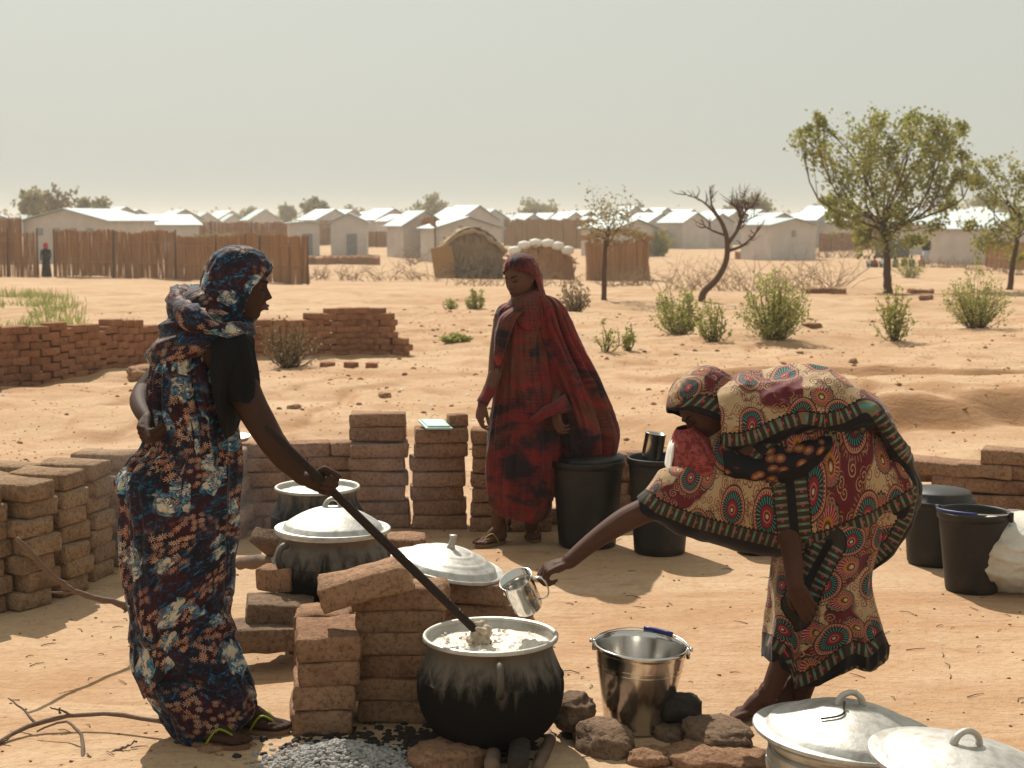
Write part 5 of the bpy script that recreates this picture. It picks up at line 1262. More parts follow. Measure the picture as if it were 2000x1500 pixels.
def facebits(root,loc,c,f,up,S,lipc,dark):
    c=Vector(c); f=Vector(f).normalized(); up=Vector(up); up=(up-f*up.dot(f)).normalized(); l=up.cross(f)
    A=np.array(loc); A=A[A[:,0]>0]
    def P(y,z,o=0): 
        i=np.argmin((A[:,1]-y)**2+(A[:,2]-z)**2); return c+(f*(A[i][0]+o)+l*y+up*z)*S
    for sg in(-1,1):
        mb=MB(); mb.tube(smoothpath([P(sg*.012,.028,.0),P(sg*.028,.034,.0),P(sg*.048,.028,-.001)],10),[.002,.0032,.0034,.0034,.0034,.0032,.003,.0026,.002,.0012],7); mb.build('eyebrow',dark,root)
        mb=MB(); mb.tube(smoothpath([P(sg*.015,.004,.0),P(sg*.028,.0045,.0005),P(sg*.042,.005,-.001)],8),[.001,.0022,.0028,.003,.003,.0026,.002,.001],7); mb.build('eyelashes',dark,root)
    mb=MB(); mb.tube(smoothpath([P(-.024,-.052,-.003),P(-.008,-.048,-.001),P(0,-.0495,-.001),P(.008,-.048,-.001),P(.024,-.052,-.003)],14),[.001]+[.0042]*12+[.001],8)
    mb.tube(smoothpath([P(-.022,-.054,-.003),P(0,-.0595,-.001),P(.022,-.054,-.003)],12),[.001]+[.005]*10+[.001],8); mb.build('lips',lipc,root)
    for sg in(-1,1):
        mb=MB(); q=P(sg*.0075,-.0285,-.003); chain(mb,[q,q-f*.003],[.0022,.002],6,3); mb.build('nostril',dark,root)
def finish_body(root,mb,mat,vox=.0036,smooth=4):
    o=link('body',mb.mesh('body',mat),root)
    md=o.modifiers.new('r','REMESH'); md.mode='VOXEL'; md.voxel_size=vox; md.use_smooth_shade=True
    ms=o.modifiers.new('s','SMOOTH'); ms.factor=.5; ms.iterations=smooth
    bake(o); me=o.data
    if not me.materials: me.materials.append(mat)
    me.polygons.foreach_set('use_smooth',[True]*len(me.polygons))
    return o
def foldn(q,k=(1,1,1),sharp=True):
    n=noise.noise(Vector((q[0]*k[0],q[1]*k[1],q[2]*k[2]))); return (1-abs(n)*2.2) if sharp else n
def garment(name,rows,mat,root,nu=150,nv=200,power=2.2,fold=None,thick=.004,edges=None,cap=False,uvscale=1.0,arc=None,uvoff=(0,0),origin=None,scalex=1.0):
    """rows: (uL,vL,uR,vR,b,Y). rings through the two image-side points, depth b"""
    D=[]
    for r in rows:
        a=W(r[0],r[1],r[5]); b_=W(r[2],r[3],r[5]+(r[6] if len(r)>6 else 0)); D.append(list(a)+list(b_)+[r[4]])
    D=np.array(D,float); n=len(D); 
    cl=0; prev=None; vs=[]; uv=[]; a0=math.pi/2; full=arc is None
    t0,t1=(0,2*math.pi) if full else (R(arc[0]),R(arc[1]))
    # even steps along the length
    cen=[(D[i][:3]+D[i][3:6])/2 for i in range(n)]; cum=[0]
    for i in range(1,n): cum.append(cum[-1]+max(1e-4,np.linalg.norm(D[i][:6]-D[i-1][:6])*.7))
    per=np.mean([np.linalg.norm(d[3:6]-d[:3])+d[6]*2 for d in D])*1.45
    for j in range(nv+1):
        s=cum[-1]*j/nv; t=float(np.interp(s,cum,range(n))); d=crom(D,t); A=Vector(d[:3]); B=Vector(d[3:6]); b=d[6]
        c=(A+B)/2; ax=(B-A)/2; axn=ax.normalized()
        if prev is not None: cl+=(c-prev).length
        prev=c
        for i in range(nu+1):
            th=(t0+(t1-t0)*i/nu)+(a0 if full else 0)
            co,si=math.cos(th),math.sin(th)
            e=2/power
            x=math.copysign(abs(co)**e,co); y=math.copysign(abs(si)**e,si)
            p=c+ax*x+Vector((0,1,0))*b*y
            if fold:
                nr=(axn*co+Vector((0,1,0))*si)
                p=p+nr*fold(th,j/nv,p)*(.35+.65*min(1,j/nv*8,(1-j/nv)*8))
            vs.append(p); uv.append(((i/nu*per*(t1-t0)/6.283)*scalex+uvoff[0],s*uvscale+uvoff[1]))
    fs=[(j*(nu+1)+i,(j+1)*(nu+1)+i,(j+1)*(nu+1)+i+1,j*(nu+1)+i+1) for j in range(nv) for i in range(nu)]
    uvs={'UVMap':uv}
    if edges is not None: uvs['edge']=edgeuv(vs,edges)
    elif mat==M['paisley']: uvs['edge']=[(0,1)]*len(vs)
    o=link(name,mesh(name,vs,fs,mat,uvs=uvs),root)
    if thick: m_=o.modifiers.new('s','SOLIDIFY'); m_.thickness=thick; m_.offset=0
    return o
def proj(P):
    P=np.asarray(P,float); x=P[:,0]; y=P[:,1]; z=P[:,2]-CAMZ; dep=y*cp-z*sp; vv=y*sp+z*cp
    return 1000+F*x/dep, 750-F*vv/dep, dep
def edgeuv(vs,lines):
    u,v,dep=proj([tuple(q) for q in vs]); best=np.full(len(u),1e9); al=np.zeros(len(u))
    for ln,off in lines:
        acc=0
        for (x0,y0),(x1,y1) in zip(ln[:-1],ln[1:]):
            dx,dy=x1-x0,y1-y0; L=math.hypot(dx,dy); t=np.clip(((u-x0)*dx+(v-y0)*dy)/L/L,0,1); d=np.hypot(u-x0-t*dx,v-y0-t*dy)+off
            m=d<best; best=np.where(m,d,best); al=np.where(m,acc+t*L,al); acc+=L
    return np.stack([al*dep/F,best*dep/F],1)
def hood(name,c,f,up,rows,mat,root,nu=120,nv=110,fold=None,thick=.004,S=1.0,uvoff=(0,0),edge=False):
    c=Vector(c); f=Vector(f).normalized(); up=Vector(up); up=(up-f*up.dot(f)).normalized(); l=up.cross(f)
    D=np.array(rows,float); n=len(D); cum=[0]
    for i in range(1,n): cum.append(cum[-1]+max(.004,np.linalg.norm(D[i][[0,2,3]]-D[i-1][[0,2,3]])))
    vs=[];uv=[];ed=[]
    for j in range(nv+1):
        s=cum[-1]*j/nv; d=crom(D,float(np.interp(s,cum,range(n)))); h,ph,rf,rb_,rw,sh=d; ph=R(max(0,ph))
        for i in range(nu+1):
            a=ph+(2*math.pi-2*ph)*i/nu; co,si=math.cos(a),math.sin(a)
            x=co*(rf if co>0 else rb_)+sh; y=si*rw
            p=c+(f*x+l*y+up*h)*S
            if fold: p+=(f*co+l*si+up*.15).normalized()*fold(a,j/nv,p)
            vs.append(p); uv.append((a*.1+uvoff[0],s+uvoff[1])); 
            dd=(min(i,nu-i)/nu*(2*math.pi-2*ph))*(rw*.9)*S if ph>.08 else 1
            # distance along the sheet to the opening above the brow too
            ed.append((s,max(0,dd)+.0))
    fs=[(j*(nu+1)+i,(j+1)*(nu+1)+i,(j+1)*(nu+1)+i+1,j*(nu+1)+i+1) for j in range(nv) for i in range(nu)]
    o=link(name,mesh(name,vs,fs,mat,uvs={'UVMap':uv,'edge':ed}),root)
    m_=o.modifiers.new('s','SOLIDIFY'); m_.thickness=thick; m_.offset=0
    return o
def vfold(amp,kx,kz,seed=0,amp2=0,k2=(9,9,9),rise=None):
    so=Vector((seed*7.1,seed*3.3,seed*1.7))
    def fn(th,t,p):
        q=Vector((math.cos(th)*kx,math.sin(th)*kx,p.z*kz+.35*math.sin(th*2+p.z*5)))+so
        n=noise.noise(q); r=1-2.4*abs(n)
        n2=noise.noise(q*2.1+so); r2=1-2.4*abs(n2)
        a=amp*(.65*r+.35*r2-.32)
        if amp2:
            w=Vector((p.x*k2[0],p.y*k2[1],p.z*k2[2]))+so; w+=noise.noise_vector(w*.5)*.8
            a+=amp2*(.7-2.4*abs(noise.noise(w)))
        return a*(rise(t) if rise else 1)
    return fn
def sandal(root,heel,toe,strapm,side=1,lift=0):
    heel=Vector(heel); toe=Vector(toe); d=toe-heel; d.z=0; L=d.length*1.06; d.normalize(); l=Vector((-d.y,d.x,0)); vs=[];fs=[]; n=26
    h0=heel-d*.012
    for k in range(n):
        a=2*math.pi*k/n; x=(math.cos(a)*.5+.5); wv=.036+.010*math.sin(math.pi*min(1,x*.62+.1)) ; y=math.sin(a)*wv*(1 if x>.15 else .95)
        vs.append(h0+d*x*L+l*y)
    vs=[v+Vector((0,0,-.014+lift)) for v in vs]+[v+Vector((0,0,.002+lift)) for v in vs]
    fs=[tuple(range(n))[::-1],tuple(range(n,2*n))]+[(k,(k+1)%n,n+(k+1)%n,n+k) for k in range(n)]
    o=link('sandal',mesh('sandal',vs,fs,M['sole'],smooth=False),root)
    mb=MB(); t=h0+d*L*.78+Vector((0,0,.020+lift))
    for sg in(-1,1):
        a=h0+d*L*.38+l*sg*.036+Vector((0,0,.0+lift)); m_=h0+d*L*.56+l*sg*.026+Vector((0,0,.052+lift)); mb.tube(smoothpath([a,m_,t],10),.0062,7,squash=.6)
    mb.tube([t,t-Vector((0,0,.018))],.004,6)
    mb.build('strap',M[strapm],o); return o
M['lash']=flat('dark_hair',(.006,.005,.005),.7); M['lip']=flat('dark_lips',(.075,.025,.020),.45,spec=.4)
# ---------------------------------------------------------------- woman stirring (left)
Y1=5.08
p1=empty('person',G(420,1455),0,'woman in dark floral wrap and black t-shirt, stirring the foreground pot with a stick','person')
inv1=p1.location.copy()
def rooted(root):
    for o in root.children:
        o.matrix_parent_inverse=Matrix.Translation(-root.location)
b1=MB(); V=Vector
hc=W(468,562,5.10); hf=V((1,.02,-.13)); hu=V((.13,0,1))
headmesh(b1,hc,hf,hu,.98)
chain(b1,[hc+V((-.035,0,-.05)),W(444,640,5.10),W(420,690,5.10)],[.058,.052,.065],14,10)
chain(b1,[W(425,680,5.10),W(385,760,5.10),W(372,860,5.10),W(350,940,5.10)],[.085,.10,.095,.12],16,14)
chain(b1,[W(405,690,5.24),W(430,690,4.98)],[.055,.055],12,8)
chain(b1,[W(350,940,5.0),W(358,1180,5.0),W(392,1420,4.99)],[.09,.062,.04],12,14)
chain(b1,[W(350,940,5.18),W(395,1180,5.15),W(448,1395,5.12)],[.09,.062,.04],12,14)
gh=G(368,1462); hl1=V((W(372,1450,4.985).x,4.985,gh.z+.016)); tt1=V((W(488,1450,4.94).x,4.93,gh.z+.016)); foot(b1,hl1,tt1,1)
chain(b1,[W(392,1400,4.99),hl1+V((.035,0,.09)),hl1+V((.035,0,.05))],[.04,.034,.034],12,8)
gh=G(460,1425); hl2=V((W(455,1420,5.13).x,5.13,gh.z+.016)); tt2=V((W(566,1420,5.09).x,5.10,gh.z+.016)); foot(b1,hl2,tt2,1)
chain(b1,[W(446,1380,5.12),hl2+V((.035,0,.09)),hl2+V((.035,0,.05))],[.04,.034,.034],12,8)
# right arm and the hand round the stick
st0=W(518,832,4.79); st1=W(936,1238,5.0); sd=(st1-st0).normalized()
def onst(u): # point of the stick at image column u
    t=0.5
    for _ in range(20):
        q=st0.lerp(st1,t); uu=proj([tuple(q)])[0][0]; t+=(u-uu)/418
    return st0.lerp(st1,t)
g0=onst(634)
wr=W(592,934,4.885)
chain(b1,[W(455,700,4.985),W(482,775,4.96),W(515,835,4.93),W(540,876,4.905)],[.060,.054,.048,.041],16,14)
chain(b1,[W(535,866,4.91),W(556,894,4.90),W(578,918,4.89),wr],[.043,.041,.031,.026],14,12,squash=1.0)
dperp=V((-sd.z,0,sd.x)); dperp=(dperp-sd*dperp.dot(sd)).normalized()
hd_=(dperp*.55+sd*.85).normalized()
hand(b1,g0-hd_*.052+V((0,.030,0))-dperp*.004,hd_,V((0,-1,0)),-1,curls=((62,80,45),(66,82,45),(70,84,45),(74,84,45)),thumb=(50,60),scale=1.0,palm=.066,spread=0)
chain(b1,[wr,g0-hd_*.050+V((0,.030,0))],[.026,.024],12,6)
# left arm behind her back, hand on the hip
chain(b1,[W(395,690,5.26),W(320,730,5.28),W(280,768,5.22)],[.055,.048,.040],14,12)
lw=W(290,820,4.955)
chain(b1,[W(280,766,5.22),W(273,784,5.12),W(279,804,5.02),lw],[.037,.035,.030,.025],14,12)
hand(b1,lw,V((-.15,-.75,-.55)),V((1,-.12,0)),1,curls=((70,62,25),(72,64,25),(74,66,25),(76,66,25)),thumb=(8,5),scale=1.08,palm=.062,spread=0)
finish_body(p1,b1,M['skin']); facebits(p1,b1.loc,hc,hf,hu,.98,M['lip'],M['lash'])
rows=[(322,655,445,640,.12,Y1+.02),(308,690,425,690,.145,Y1+.02),(300,740,428,738,.15,Y1),(298,790,440,788,.15,Y1),(302,832,452,828,.15,Y1),(292,868,457,868,.155,Y1),(262,895,459,902,.16,Y1),(240,935,458,938,.165,Y1),(243,975,454,975,.165,Y1),(252,1020,450,1020,.165,Y1),(259,1070,446,1070,.16,Y1),(262,1120,442,1116,.155,Y1),(266,1170,449,1160,.15,Y1),(268,1210,446,1200,.15,Y1),(272,1250,447,1240,.15,Y1),(280,1295,460,1286,.15,Y1),(293,1335,474,1326,.15,Y1),(300,1356,482,1350,.15,Y1),(322,1385,486,1378,.14,Y1),(332,1410,484,1398,.13,Y1),(352,1436,462,1424,.12,Y1),(372,1444,446,1434,.105,Y1)]
def f1(th,t,p):
    up_=vf_a(th,t,p)*(1-sstep(.45,.7,t)); lo=vf_b(th,t,p)*sstep(.45,.7,t); 
    w=V((p.x*4,p.y*4,(p.z+.55*p.x)*9)); w2=.020*(1-2.4*abs(noise.noise(w)))*sstep(.5,.7,t)
    return up_+lo*.6+w2
vf_a=vfold(.030,3.6,.8,1,.009,(9,9,3)); vf_b=vfold(.022,2.6,2.4,2,.011,(6,6,13))
garment('floral_wrap',rows,M['floral'],p1,nu=200,nv=300,fold=f1,power=2.15)
sh=[(405,556,476,588,.075,5.12),(368,566,484,606,.10,5.12),(348,584,487,624,.12,5.12),(336,606,485,636,.135,5.12),(328,630,484,646,.15,5.11),(316,655,484,652,.165,5.10),(304,678,478,658,.17,5.10),(298,700,462,668,.168,5.10),(302,712,450,676,.158,5.10)]
def f2(th,t,p):
    w=V((p.x*3.2,p.y*3.2,(p.z-.25*p.x)*13)); w+=noise.noise_vector(w*.6)*.7
    return .020*(1-2.3*abs(noise.noise(w)))+.006*(1-2.2*abs(noise.noise(w*2.3)))
ov=[(296,800,438,806,.158,Y1),(286,866,450,872,.163,Y1),(258,903,456,906,.170,Y1),(236,938,459,938,.176,Y1),(240,985,457,970,.176,Y1),(248,1060,455,1010,.174,Y1),(254,1140,452,1050,.172,Y1),(260,1215,450,1090,.168,Y1),(268,1285,449,1125,.164,Y1),(280,1335,450,1150,.160,Y1),(288,1358,451,1166,.158,Y1)]
def fo(th,t,p):
    w=V((p.x*3.0,p.y*3,(p.z+1.15*p.x)*6.5)); w+=noise.noise_vector(w*.5)*.5
    return .016*(1-2.4*abs(noise.noise(w)))*(.3+t)+vf_a(th,t,p)*.55
garment('wrap_overlap',ov,M['floral'],p1,nu=200,nv=220,fold=fo,power=2.15,uvoff=(.83,.27))
garment('floral_shawl',sh,M['floral'],p1,nu=180,nv=130,fold=f2,power=2.1,uvoff=(.3,.7))
# twisted roll of cloth lying on the nape
mb=MB(); vs=[];uvr=[]; nn,mm=60,26
path=smoothpath([W(482,640,5.00),W(440,645,4.94),W(390,628,4.93),W(356,600,5.0),W(350,582,5.10),W(372,566,5.2),W(420,575,5.26)],nn)
for i,p in enumerate(path):
    p=V(p); q=V(path[min(i+1,nn-1)])-V(path[max(i-1,0)]); q.normalize(); a_=V((0,0,1)); a_=(a_-q*a_.dot(q)).normalized(); bb=q.cross(a_); r=.030*(.45+.55*math.sin(math.pi*min(1,max(0,i/(nn-1)))))*(1.1+.3*math.sin(i*.35))
    for k in range(mm+1):
        an=2*math.pi*k/mm; rr_=r*(1+.28*foldn((i*.10,math.cos(an+i*.06)*1.6,math.sin(an+i*.06)*1.6)))
        vs.append(p+(a_*math.cos(an)*.95+bb*math.sin(an))*rr_); uvr.append((k/mm*.18+.1,i*.011))
fs=[(i*(mm+1)+k,(i+1)*(mm+1)+k,(i+1)*(mm+1)+k+1,i*(mm+1)+k+1) for i in range(nn-1) for k in range(mm)]
link('scarf_roll',mesh('scarf_roll',vs,fs,M['floral'],uvs={'UVMap':uvr}),p1)
H1=[(.139,0,.004,.004,.004,0),(.135,0,.03,.035,.03,0),(.122,0,.062,.068,.055,0),(.10,0,.086,.094,.073,0),(.078,14,.099,.110,.083,0),(.055,36,.104,.118,.089,0),(.02,54,.104,.122,.093,-.002),(-.03,63,.098,.122,.096,-.004),(-.07,66,.092,.115,.095,-.006),(-.105,66,.086,.105,.093,-.010),(-.13,58,.082,.100,.094,-.016),(-.155,40,.080,.100,.098,-.024)]
hf1=vfold(.005,2.2,9,4,.003,(14,14,14))
hood('headscarf',hc,hf,hu,H1,M['floral'],p1,fold=hf1,uvoff=(1.3,.4),S=1.0)
# black t-shirt: torso and two sleeves
teef=vfold(.012,2.0,3.0,5,.005,(9,9,9))
garment('t_shirt',[(412,640,476,648,.09,5.05),(412,665,490,668,.13,5.04),(416,700,484,705,.15,5.03),(424,740,468,750,.155,5.03),(434,790,462,795,.15,5.03),(443,825,458,826,.13,5.03),(449,848,456,848,.10,5.04)],M['tee'],p1,nu=90,nv=80,power=2.0,fold=teef)
garment('sleeve',[(424,668,478,650,.055,4.99),(422,690,490,672,.065,4.985),(427,722,500,708,.069,4.975),(434,752,505,744,.068,4.965),(441,776,505,786,.066,4.955)],M['tee'],p1,nu=90,nv=70,power=2.0,fold=vfold(.010,1.4,3,6,.0015))
garment('sleeve',[(370,655,410,720,.06,5.27),(330,690,345,758,.06,5.29),(292,728,300,790,.055,5.28),(278,745,292,800,.05,5.27)],M['tee'],p1,nu=60,nv=40,fold=vfold(.004,1.6,5,7,.002))
sandal(p1,hl1,tt1,'strap'); sandal(p1,hl2,tt2,'strap')
rooted(p1)
# the stirring stick
mb=MB(); pts=[st0-sd*.0,st0+sd*.02]+[st0.lerp(st1,t) for t in (.1,.25,.4,.55,.7,.85,1.0)]+[st1+sd*.05]
mb.tube(pts,[.007,.0115,.0125,.0135,.014,.0145,.0145,.0145,.014,.013],14); o=mb.build('stirring_stick',M['handle_wood']); tag(o,'long dark stirring stick held in the foreground pot','stick')
mb=MB(); rr=random.Random(4)
for i in range(26):
    t=rr.uniform(.80,1.0); q=st0.lerp(st1,t)+V((rr.gauss(0,.003),-.004,.013)); s_=rr.uniform(.003,.006); mb.lathe([(.0001,-s_),(s_,0),(.0001,s_)],7,tuple(q))
tag(mb.build('dough_specks',M['dough'],o),kind='stuff')
mb=MB()
for i in range(46):
    t=rr.random(); q=st1+V((rr.gauss(0,.011),rr.gauss(0,.011),.035-t*.085+rr.gauss(0,.005))); s_=rr.uniform(.008,.016)*(1.1 if t>.6 else .8); chain(mb,[q,q+V((rr.gauss(0,.01),rr.gauss(0,.01),rr.gauss(0,.01)))],[s_,s_*.7],8,4)
o2=link('dough_lump',mb.mesh('dough_lump',M['dough']),None); md=o2.modifiers.new('r','REMESH'); md.mode='VOXEL'; md.voxel_size=.004; md.use_smooth_shade=True; bake(o2)
if not o2.data.materials: o2.data.materials.append(M['dough'])
tag(o2,'lump of sticky dough clinging to the end of the stirring stick','dough')
# ---------------------------------------------------------------- woman in red (middle)
Y2=8.2
p2=empty('person',G(1005,1062),0,'woman in a red and black tie-dyed robe walking behind the pots','person')
M['skin3']=mat_skin('mid_brown_skin',(.085,.036,.022),(.12,.055,.034))
b2=MB(); hc2=W(1018,541,8.2); hf2=V((-.60,-.80,-.26)); hu2=V((-.2,-.1,1))
headmesh(b2,hc2+hf2.normalized()*.014-V((0,0,.006)),hf2,hu2,.96)
chain(b2,[hc2+V((.03,.02,-.05)),W(1028,600,8.22),W(1030,630,8.22)],[.052,.046,.07],12,8)
chain(b2,[W(1030,630,8.22),W(1035,720,8.22),W(1030,820,8.22)],[.10,.10,.13],14,10)
chain(b2,[W(985,622,8.2),W(1075,622,8.25)],[.045,.045],10,8)
chain(b2,[W(1010,820,8.2),W(985,930,8.2),W(972,1020,8.2)],[.09,.06,.036],12,12)
chain(b2,[W(1055,820,8.25),W(1045,930,8.25),W(1038,1030,8.3)],[.09,.06,.036],12,12)
g=G(980,1062); a_=V((W(984,1050,g.y).x,g.y+.02,g.z+.018)); c_=V((W(930,1060,g.y-.10).x,g.y-.12,g.z+.018)); foot(b2,a_,c_,-1); chain(b2,[W(972,1015,8.2),a_+V((-.02,-.015,.085)),a_+V((-.02,-.015,.05))],[.036,.03,.032],10,8)
g=G(1040,1055); a2=V((W(1036,1048,g.y+.05).x,g.y+.12,g.z+.018)); c2=V((W(1046,1060,g.y-.12).x,g.y-.09,g.z+.018)); foot(b2,a2,c2,-1); chain(b2,[W(1038,1020,8.28),a2+V((0,-.03,.085)),a2+V((0,-.03,.05))],[.036,.03,.032],10,8)
chain(b2,[W(983,618,8.18),W(972,680,8.12),W(966,735,8.06)],[.050,.042,.036],12,12)
wr2=W(941,790,7.99); chain(b2,[W(966,732,8.06),W(955,762,8.03),wr2],[.037,.032,.024],12,10)
hand(b2,wr2,V((-.15,-.10,-1)),V((.75,.5,0)),1,curls=((18,40,20),(25,45,25),(30,45,25),(35,50,30)),thumb=(20,20),scale=.95)
wl=W(1085,800,8.03); chain(b2,[W(1075,620,8.25),W(1095,710,8.28),W(1090,765,8.16),wl],[.05,.042,.03,.023],12,12)
hand(b2,wl,V((.15,-.25,-1)),V((.5,.4,.1)),-1,curls=((25,35,20),(30,40,25),(34,45,25),(38,50,30)),thumb=(30,10),scale=.97)
finish_body(p2,b2,M['skin3']); facebits(p2,b2.loc,hc2+hf2.normalized()*.014-V((0,0,.006)),hf2,hu2,.96,M['lip'],M['lash'])
rf=vfold(.030,3.4,.8,11,.010,(7,7,3))
garment('robe',[(1000,588,1062,590,.07,Y2),(978,600,1082,604,.10,Y2),(970,622,1082,630,.12,Y2),(968,660,1080,668,.125,Y2),(969,720,1084,722,.125,Y2),(966,780,1098,785,.14,Y2),(960,840,1098,845,.15,Y2),(957,900,1090,905,.15,Y2),(957,950,1078,955,.145,Y2),(960,978,1070,990,.145,Y2),(966,994,1062,1010,.14,Y2),(970,1000,1058,1016,.14,Y2)],M['tiedye'],p2,nu=180,nv=220,fold=rf)
cf=vfold(.045,2.4,.5,12,.010,(6,6,3))
garment('cape',[(1040,575,1072,578,.05,8.18),(1040,600,1090,592,.09,8.20),(1040,640,1108,634,.11,8.22),(1058,700,1136,692,.11,8.23),(1078,760,1166,750,.11,8.23),(1092,815,1190,805,.115,8.23),(1096,855,1201,850,.12,8.22),(1102,880,1198,884,.11,8.22),(1106,893,1192,893,.10,8.22)],M['tiedye'],p2,nu=150,nv=170,fold=cf,uvoff=(2.1,.6))
garment('shoulder_fold',[(1002,600,1026,604,.06,8.10),(978,618,1010,622,.07,8.08),(968,650,996,655,.07,8.07),(966,690,984,695,.055,8.08),(966,720,974,723,.04,8.10)],M['tiedye'],p2,nu=70,nv=90,fold=vfold(.007,1.6,1.5,13,.003),uvoff=(.9,2.2))
garment('sleeve',[(968,640,994,640,.05,8.14),(962,690,985,692,.048,8.11),(955,735,975,739,.042,8.07),(943,762,963,771,.036,8.03),(932,783,951,794,.030,7.99)],M['tiedye'],p2,nu=70,nv=90,fold=vfold(.006,1.4,6,14,.003),uvoff=(3.9,2.2))
garment('cuff_fold',[(1035,818,1050,826,.02,8.03),(1060,798,1076,812,.035,8.02),(1085,784,1100,806,.045,8.03),(1104,770,1118,800,.05,8.08)],M['tiedye'],p2,nu=50,nv=50,fold=vfold(.004,1.4,6,15,.003),uvoff=(.4,1.2))
garment('neck_wrap',[(1006,578,1050,564,.062,8.20),(998,583,1058,574,.082,8.19),(993,590,1061,586,.090,8.18),(992,602,1063,606,.096,8.17),(998,622,1060,630,.10,8.16),(1006,640,1050,644,.095,8.15)],M['tiedye'],p2,nu=110,nv=80,fold=vfold(.006,1.8,7,16,.003),uvoff=(5.3,.1))
H2=[(.136,0,.004,.004,.004,0),(.131,0,.03,.035,.03,0),(.118,0,.062,.07,.055,0),(.098,0,.084,.095,.072,0),(.07,14,.096,.11,.082,0),(.052,46,.100,.118,.088,0),(.025,72,.100,.122,.094,-.002),(-.03,84,.095,.122,.096,-.010),(-.08,82,.09,.115,.096,-.014),(-.115,62,.086,.108,.098,-.016),(-.14,30,.084,.106,.098,-.02),(-.16,0,.086,.106,.098,-.022)]
hood('headscarf',hc2,hf2,hu2,H2,M['tiedye'],p2,fold=vfold(.005,2.0,9,17,.003,(14,14,14)),S=.93,uvoff=(2.4,.3))
sandal(p2,a_,c_,'strapy'); sandal(p2,a2,c2,'strapy')
rooted(p2)
# ---------------------------------------------------------------- bending woman (right)
Y3=5.40
p3=empty('person',G(1540,1400),0,'barefoot woman in a patterned shawl bending down with a steel cup in her hand','person')
b3=MB(); hc3=W(1380,800,5.33); hf3=V((-.66,-.28,-.62)); hu3=V((-.62,0,.70))
headmesh(b3,hc3,hf3,hu3,.97)
chain(b3,[hc3+V((.045,0,-.015)),W(1425,835,5.38),W(1470,850,5.4)],[.056,.052,.08],12,10)
chain(b3,[W(1470,850,5.4),W(1560,850,5.4),W(1660,915,5.4)],[.11,.13,.15],16,14)
chain(b3,[W(1450,880,5.24),W(1450,880,5.52)],[.055,.055],12,8)
chain(b3,[W(1660,930,5.38),W(1612,1080,5.38),W(1555,1230,5.33),W(1498,1365,5.28)],[.09,.065,.054,.030],14,18)
chain(b3,[W(1670,930,5.5),W(1625,1130,5.48),W(1590,1260,5.44),W(1556,1385,5.42)],[.11,.075,.056,.032],14,18)
g=G(1490,1405); a3=V((W(1505,1390,5.29).x,5.30,.006)); c3=V((W(1424,1390,5.24).x,5.24,.006)); foot(b3,a3,c3,1); chain(b3,[W(1499,1360,5.28),a3+V((-.03,-.01,.085)),a3+V((-.025,-.01,.05))],[.031,.031,.033],10,8)
a4=V((W(1570,1390,5.44).x,5.46,.006)); c4=a4+V((-.19,-.10,0)); foot(b3,a4,c4,1); chain(b3,[W(1556,1380,5.42),a4+V((-.03,-.01,.085)),a4+V((-.025,-.01,.05))],[.032,.031,.033],10,8)
wr3=W(1110,1098,5.11)
chain(b3,[W(1440,890,5.26),W(1350,955,5.24),W(1262,997,5.2)],[.055,.048,.044],14,12)
chain(b3,[W(1275,990,5.205),W(1220,1016,5.18),W(1160,1056,5.15),wr3],[.044,.043,.033,.026],16,14)
hand(b3,wr3,V((-.93,-.05,-.30)),V((-.35,.20,-1)),-1,curls=((40,62,40),(45,70,45),(52,78,50),(60,80,50)),thumb=(20,25),scale=1.02,palm=.076,spread=0)
wr4=W(1552,1140,5.13); chain(b3,[W(1450,890,5.34),W(1515,985,5.30),W(1544,1060,5.22)],[.052,.046,.038],14,12)
chain(b3,[W(1544,1055,5.23),W(1549,1100,5.16),wr4],[.039,.034,.028],14,10)
hand(b3,wr4,V((.45,.05,-.9)),V((.25,1,0)),-1,curls=((12,18,12),(15,20,14),(18,22,15),(22,26,16)),thumb=(30,10),scale=1.02)
finish_body(p3,b3,M['skin2']); facebits(p3,b3.loc,hc3,hf3,hu3,.97,M['lip'],M['lash'])
# printed shawl. hems in the photograph's columns and rows become woven borders
low=[(1248,992),(1275,1012),(1350,1042),(1450,1066),(1545,1088),(1620,1072),(1720,1032),(1800,985)]
stripe=[(1478,868),(1515,905),(1542,940),(1548,1000),(1556,1086)]
main=[(1246,974,1252,1004,.035,5.19),(1262,958,1268,1014,.055,5.20),(1290,925,1300,1026,.085,5.23),(1330,905,1345,1040,.12,5.27),(1385,850,1395,1054,.16,5.33),(1450,790,1455,1068,.19,5.38),(1520,758,1525,1082,.21,5.40),(1585,745,1580,1082,.215,5.40),(1640,762,1640,1066,.21,5.40),(1690,790,1695,1040,.20,5.40),(1735,842,1738,1022,.175,5.40),(1768,895,1768,1008,.13,5.40),(1788,935,1788,992,.075,5.40),(1794,955,1794,975,.02,5.40)]
def f3(th,t,p):
    ss=1
    # hanging front: folds run down from the shoulder line
    q=V((p.x*7.5+p.z*1.2,p.y*3,p.z*1.6)); a=.020*(.65-2.3*abs(noise.noise(q)))
    q=V((p.x*4+8,p.y*4,p.z*9+p.x*3)); a+=.006*(1-2.3*abs(noise.noise(q)))
    return a
garment('printed_wrap',main,M['paisley'],p3,nu=260,nv=330,fold=f3,power=2.0,edges=[(low,0),(stripe,3)],uvoff=(.05,.11))
hem=[(1345,905),(1395,882),(1415,884),(1450,882),(1490,872),(1530,852),(1570,840),(1610,846),(1650,838),(1690,818),(1720,860),(1748,900),(1765,915)]
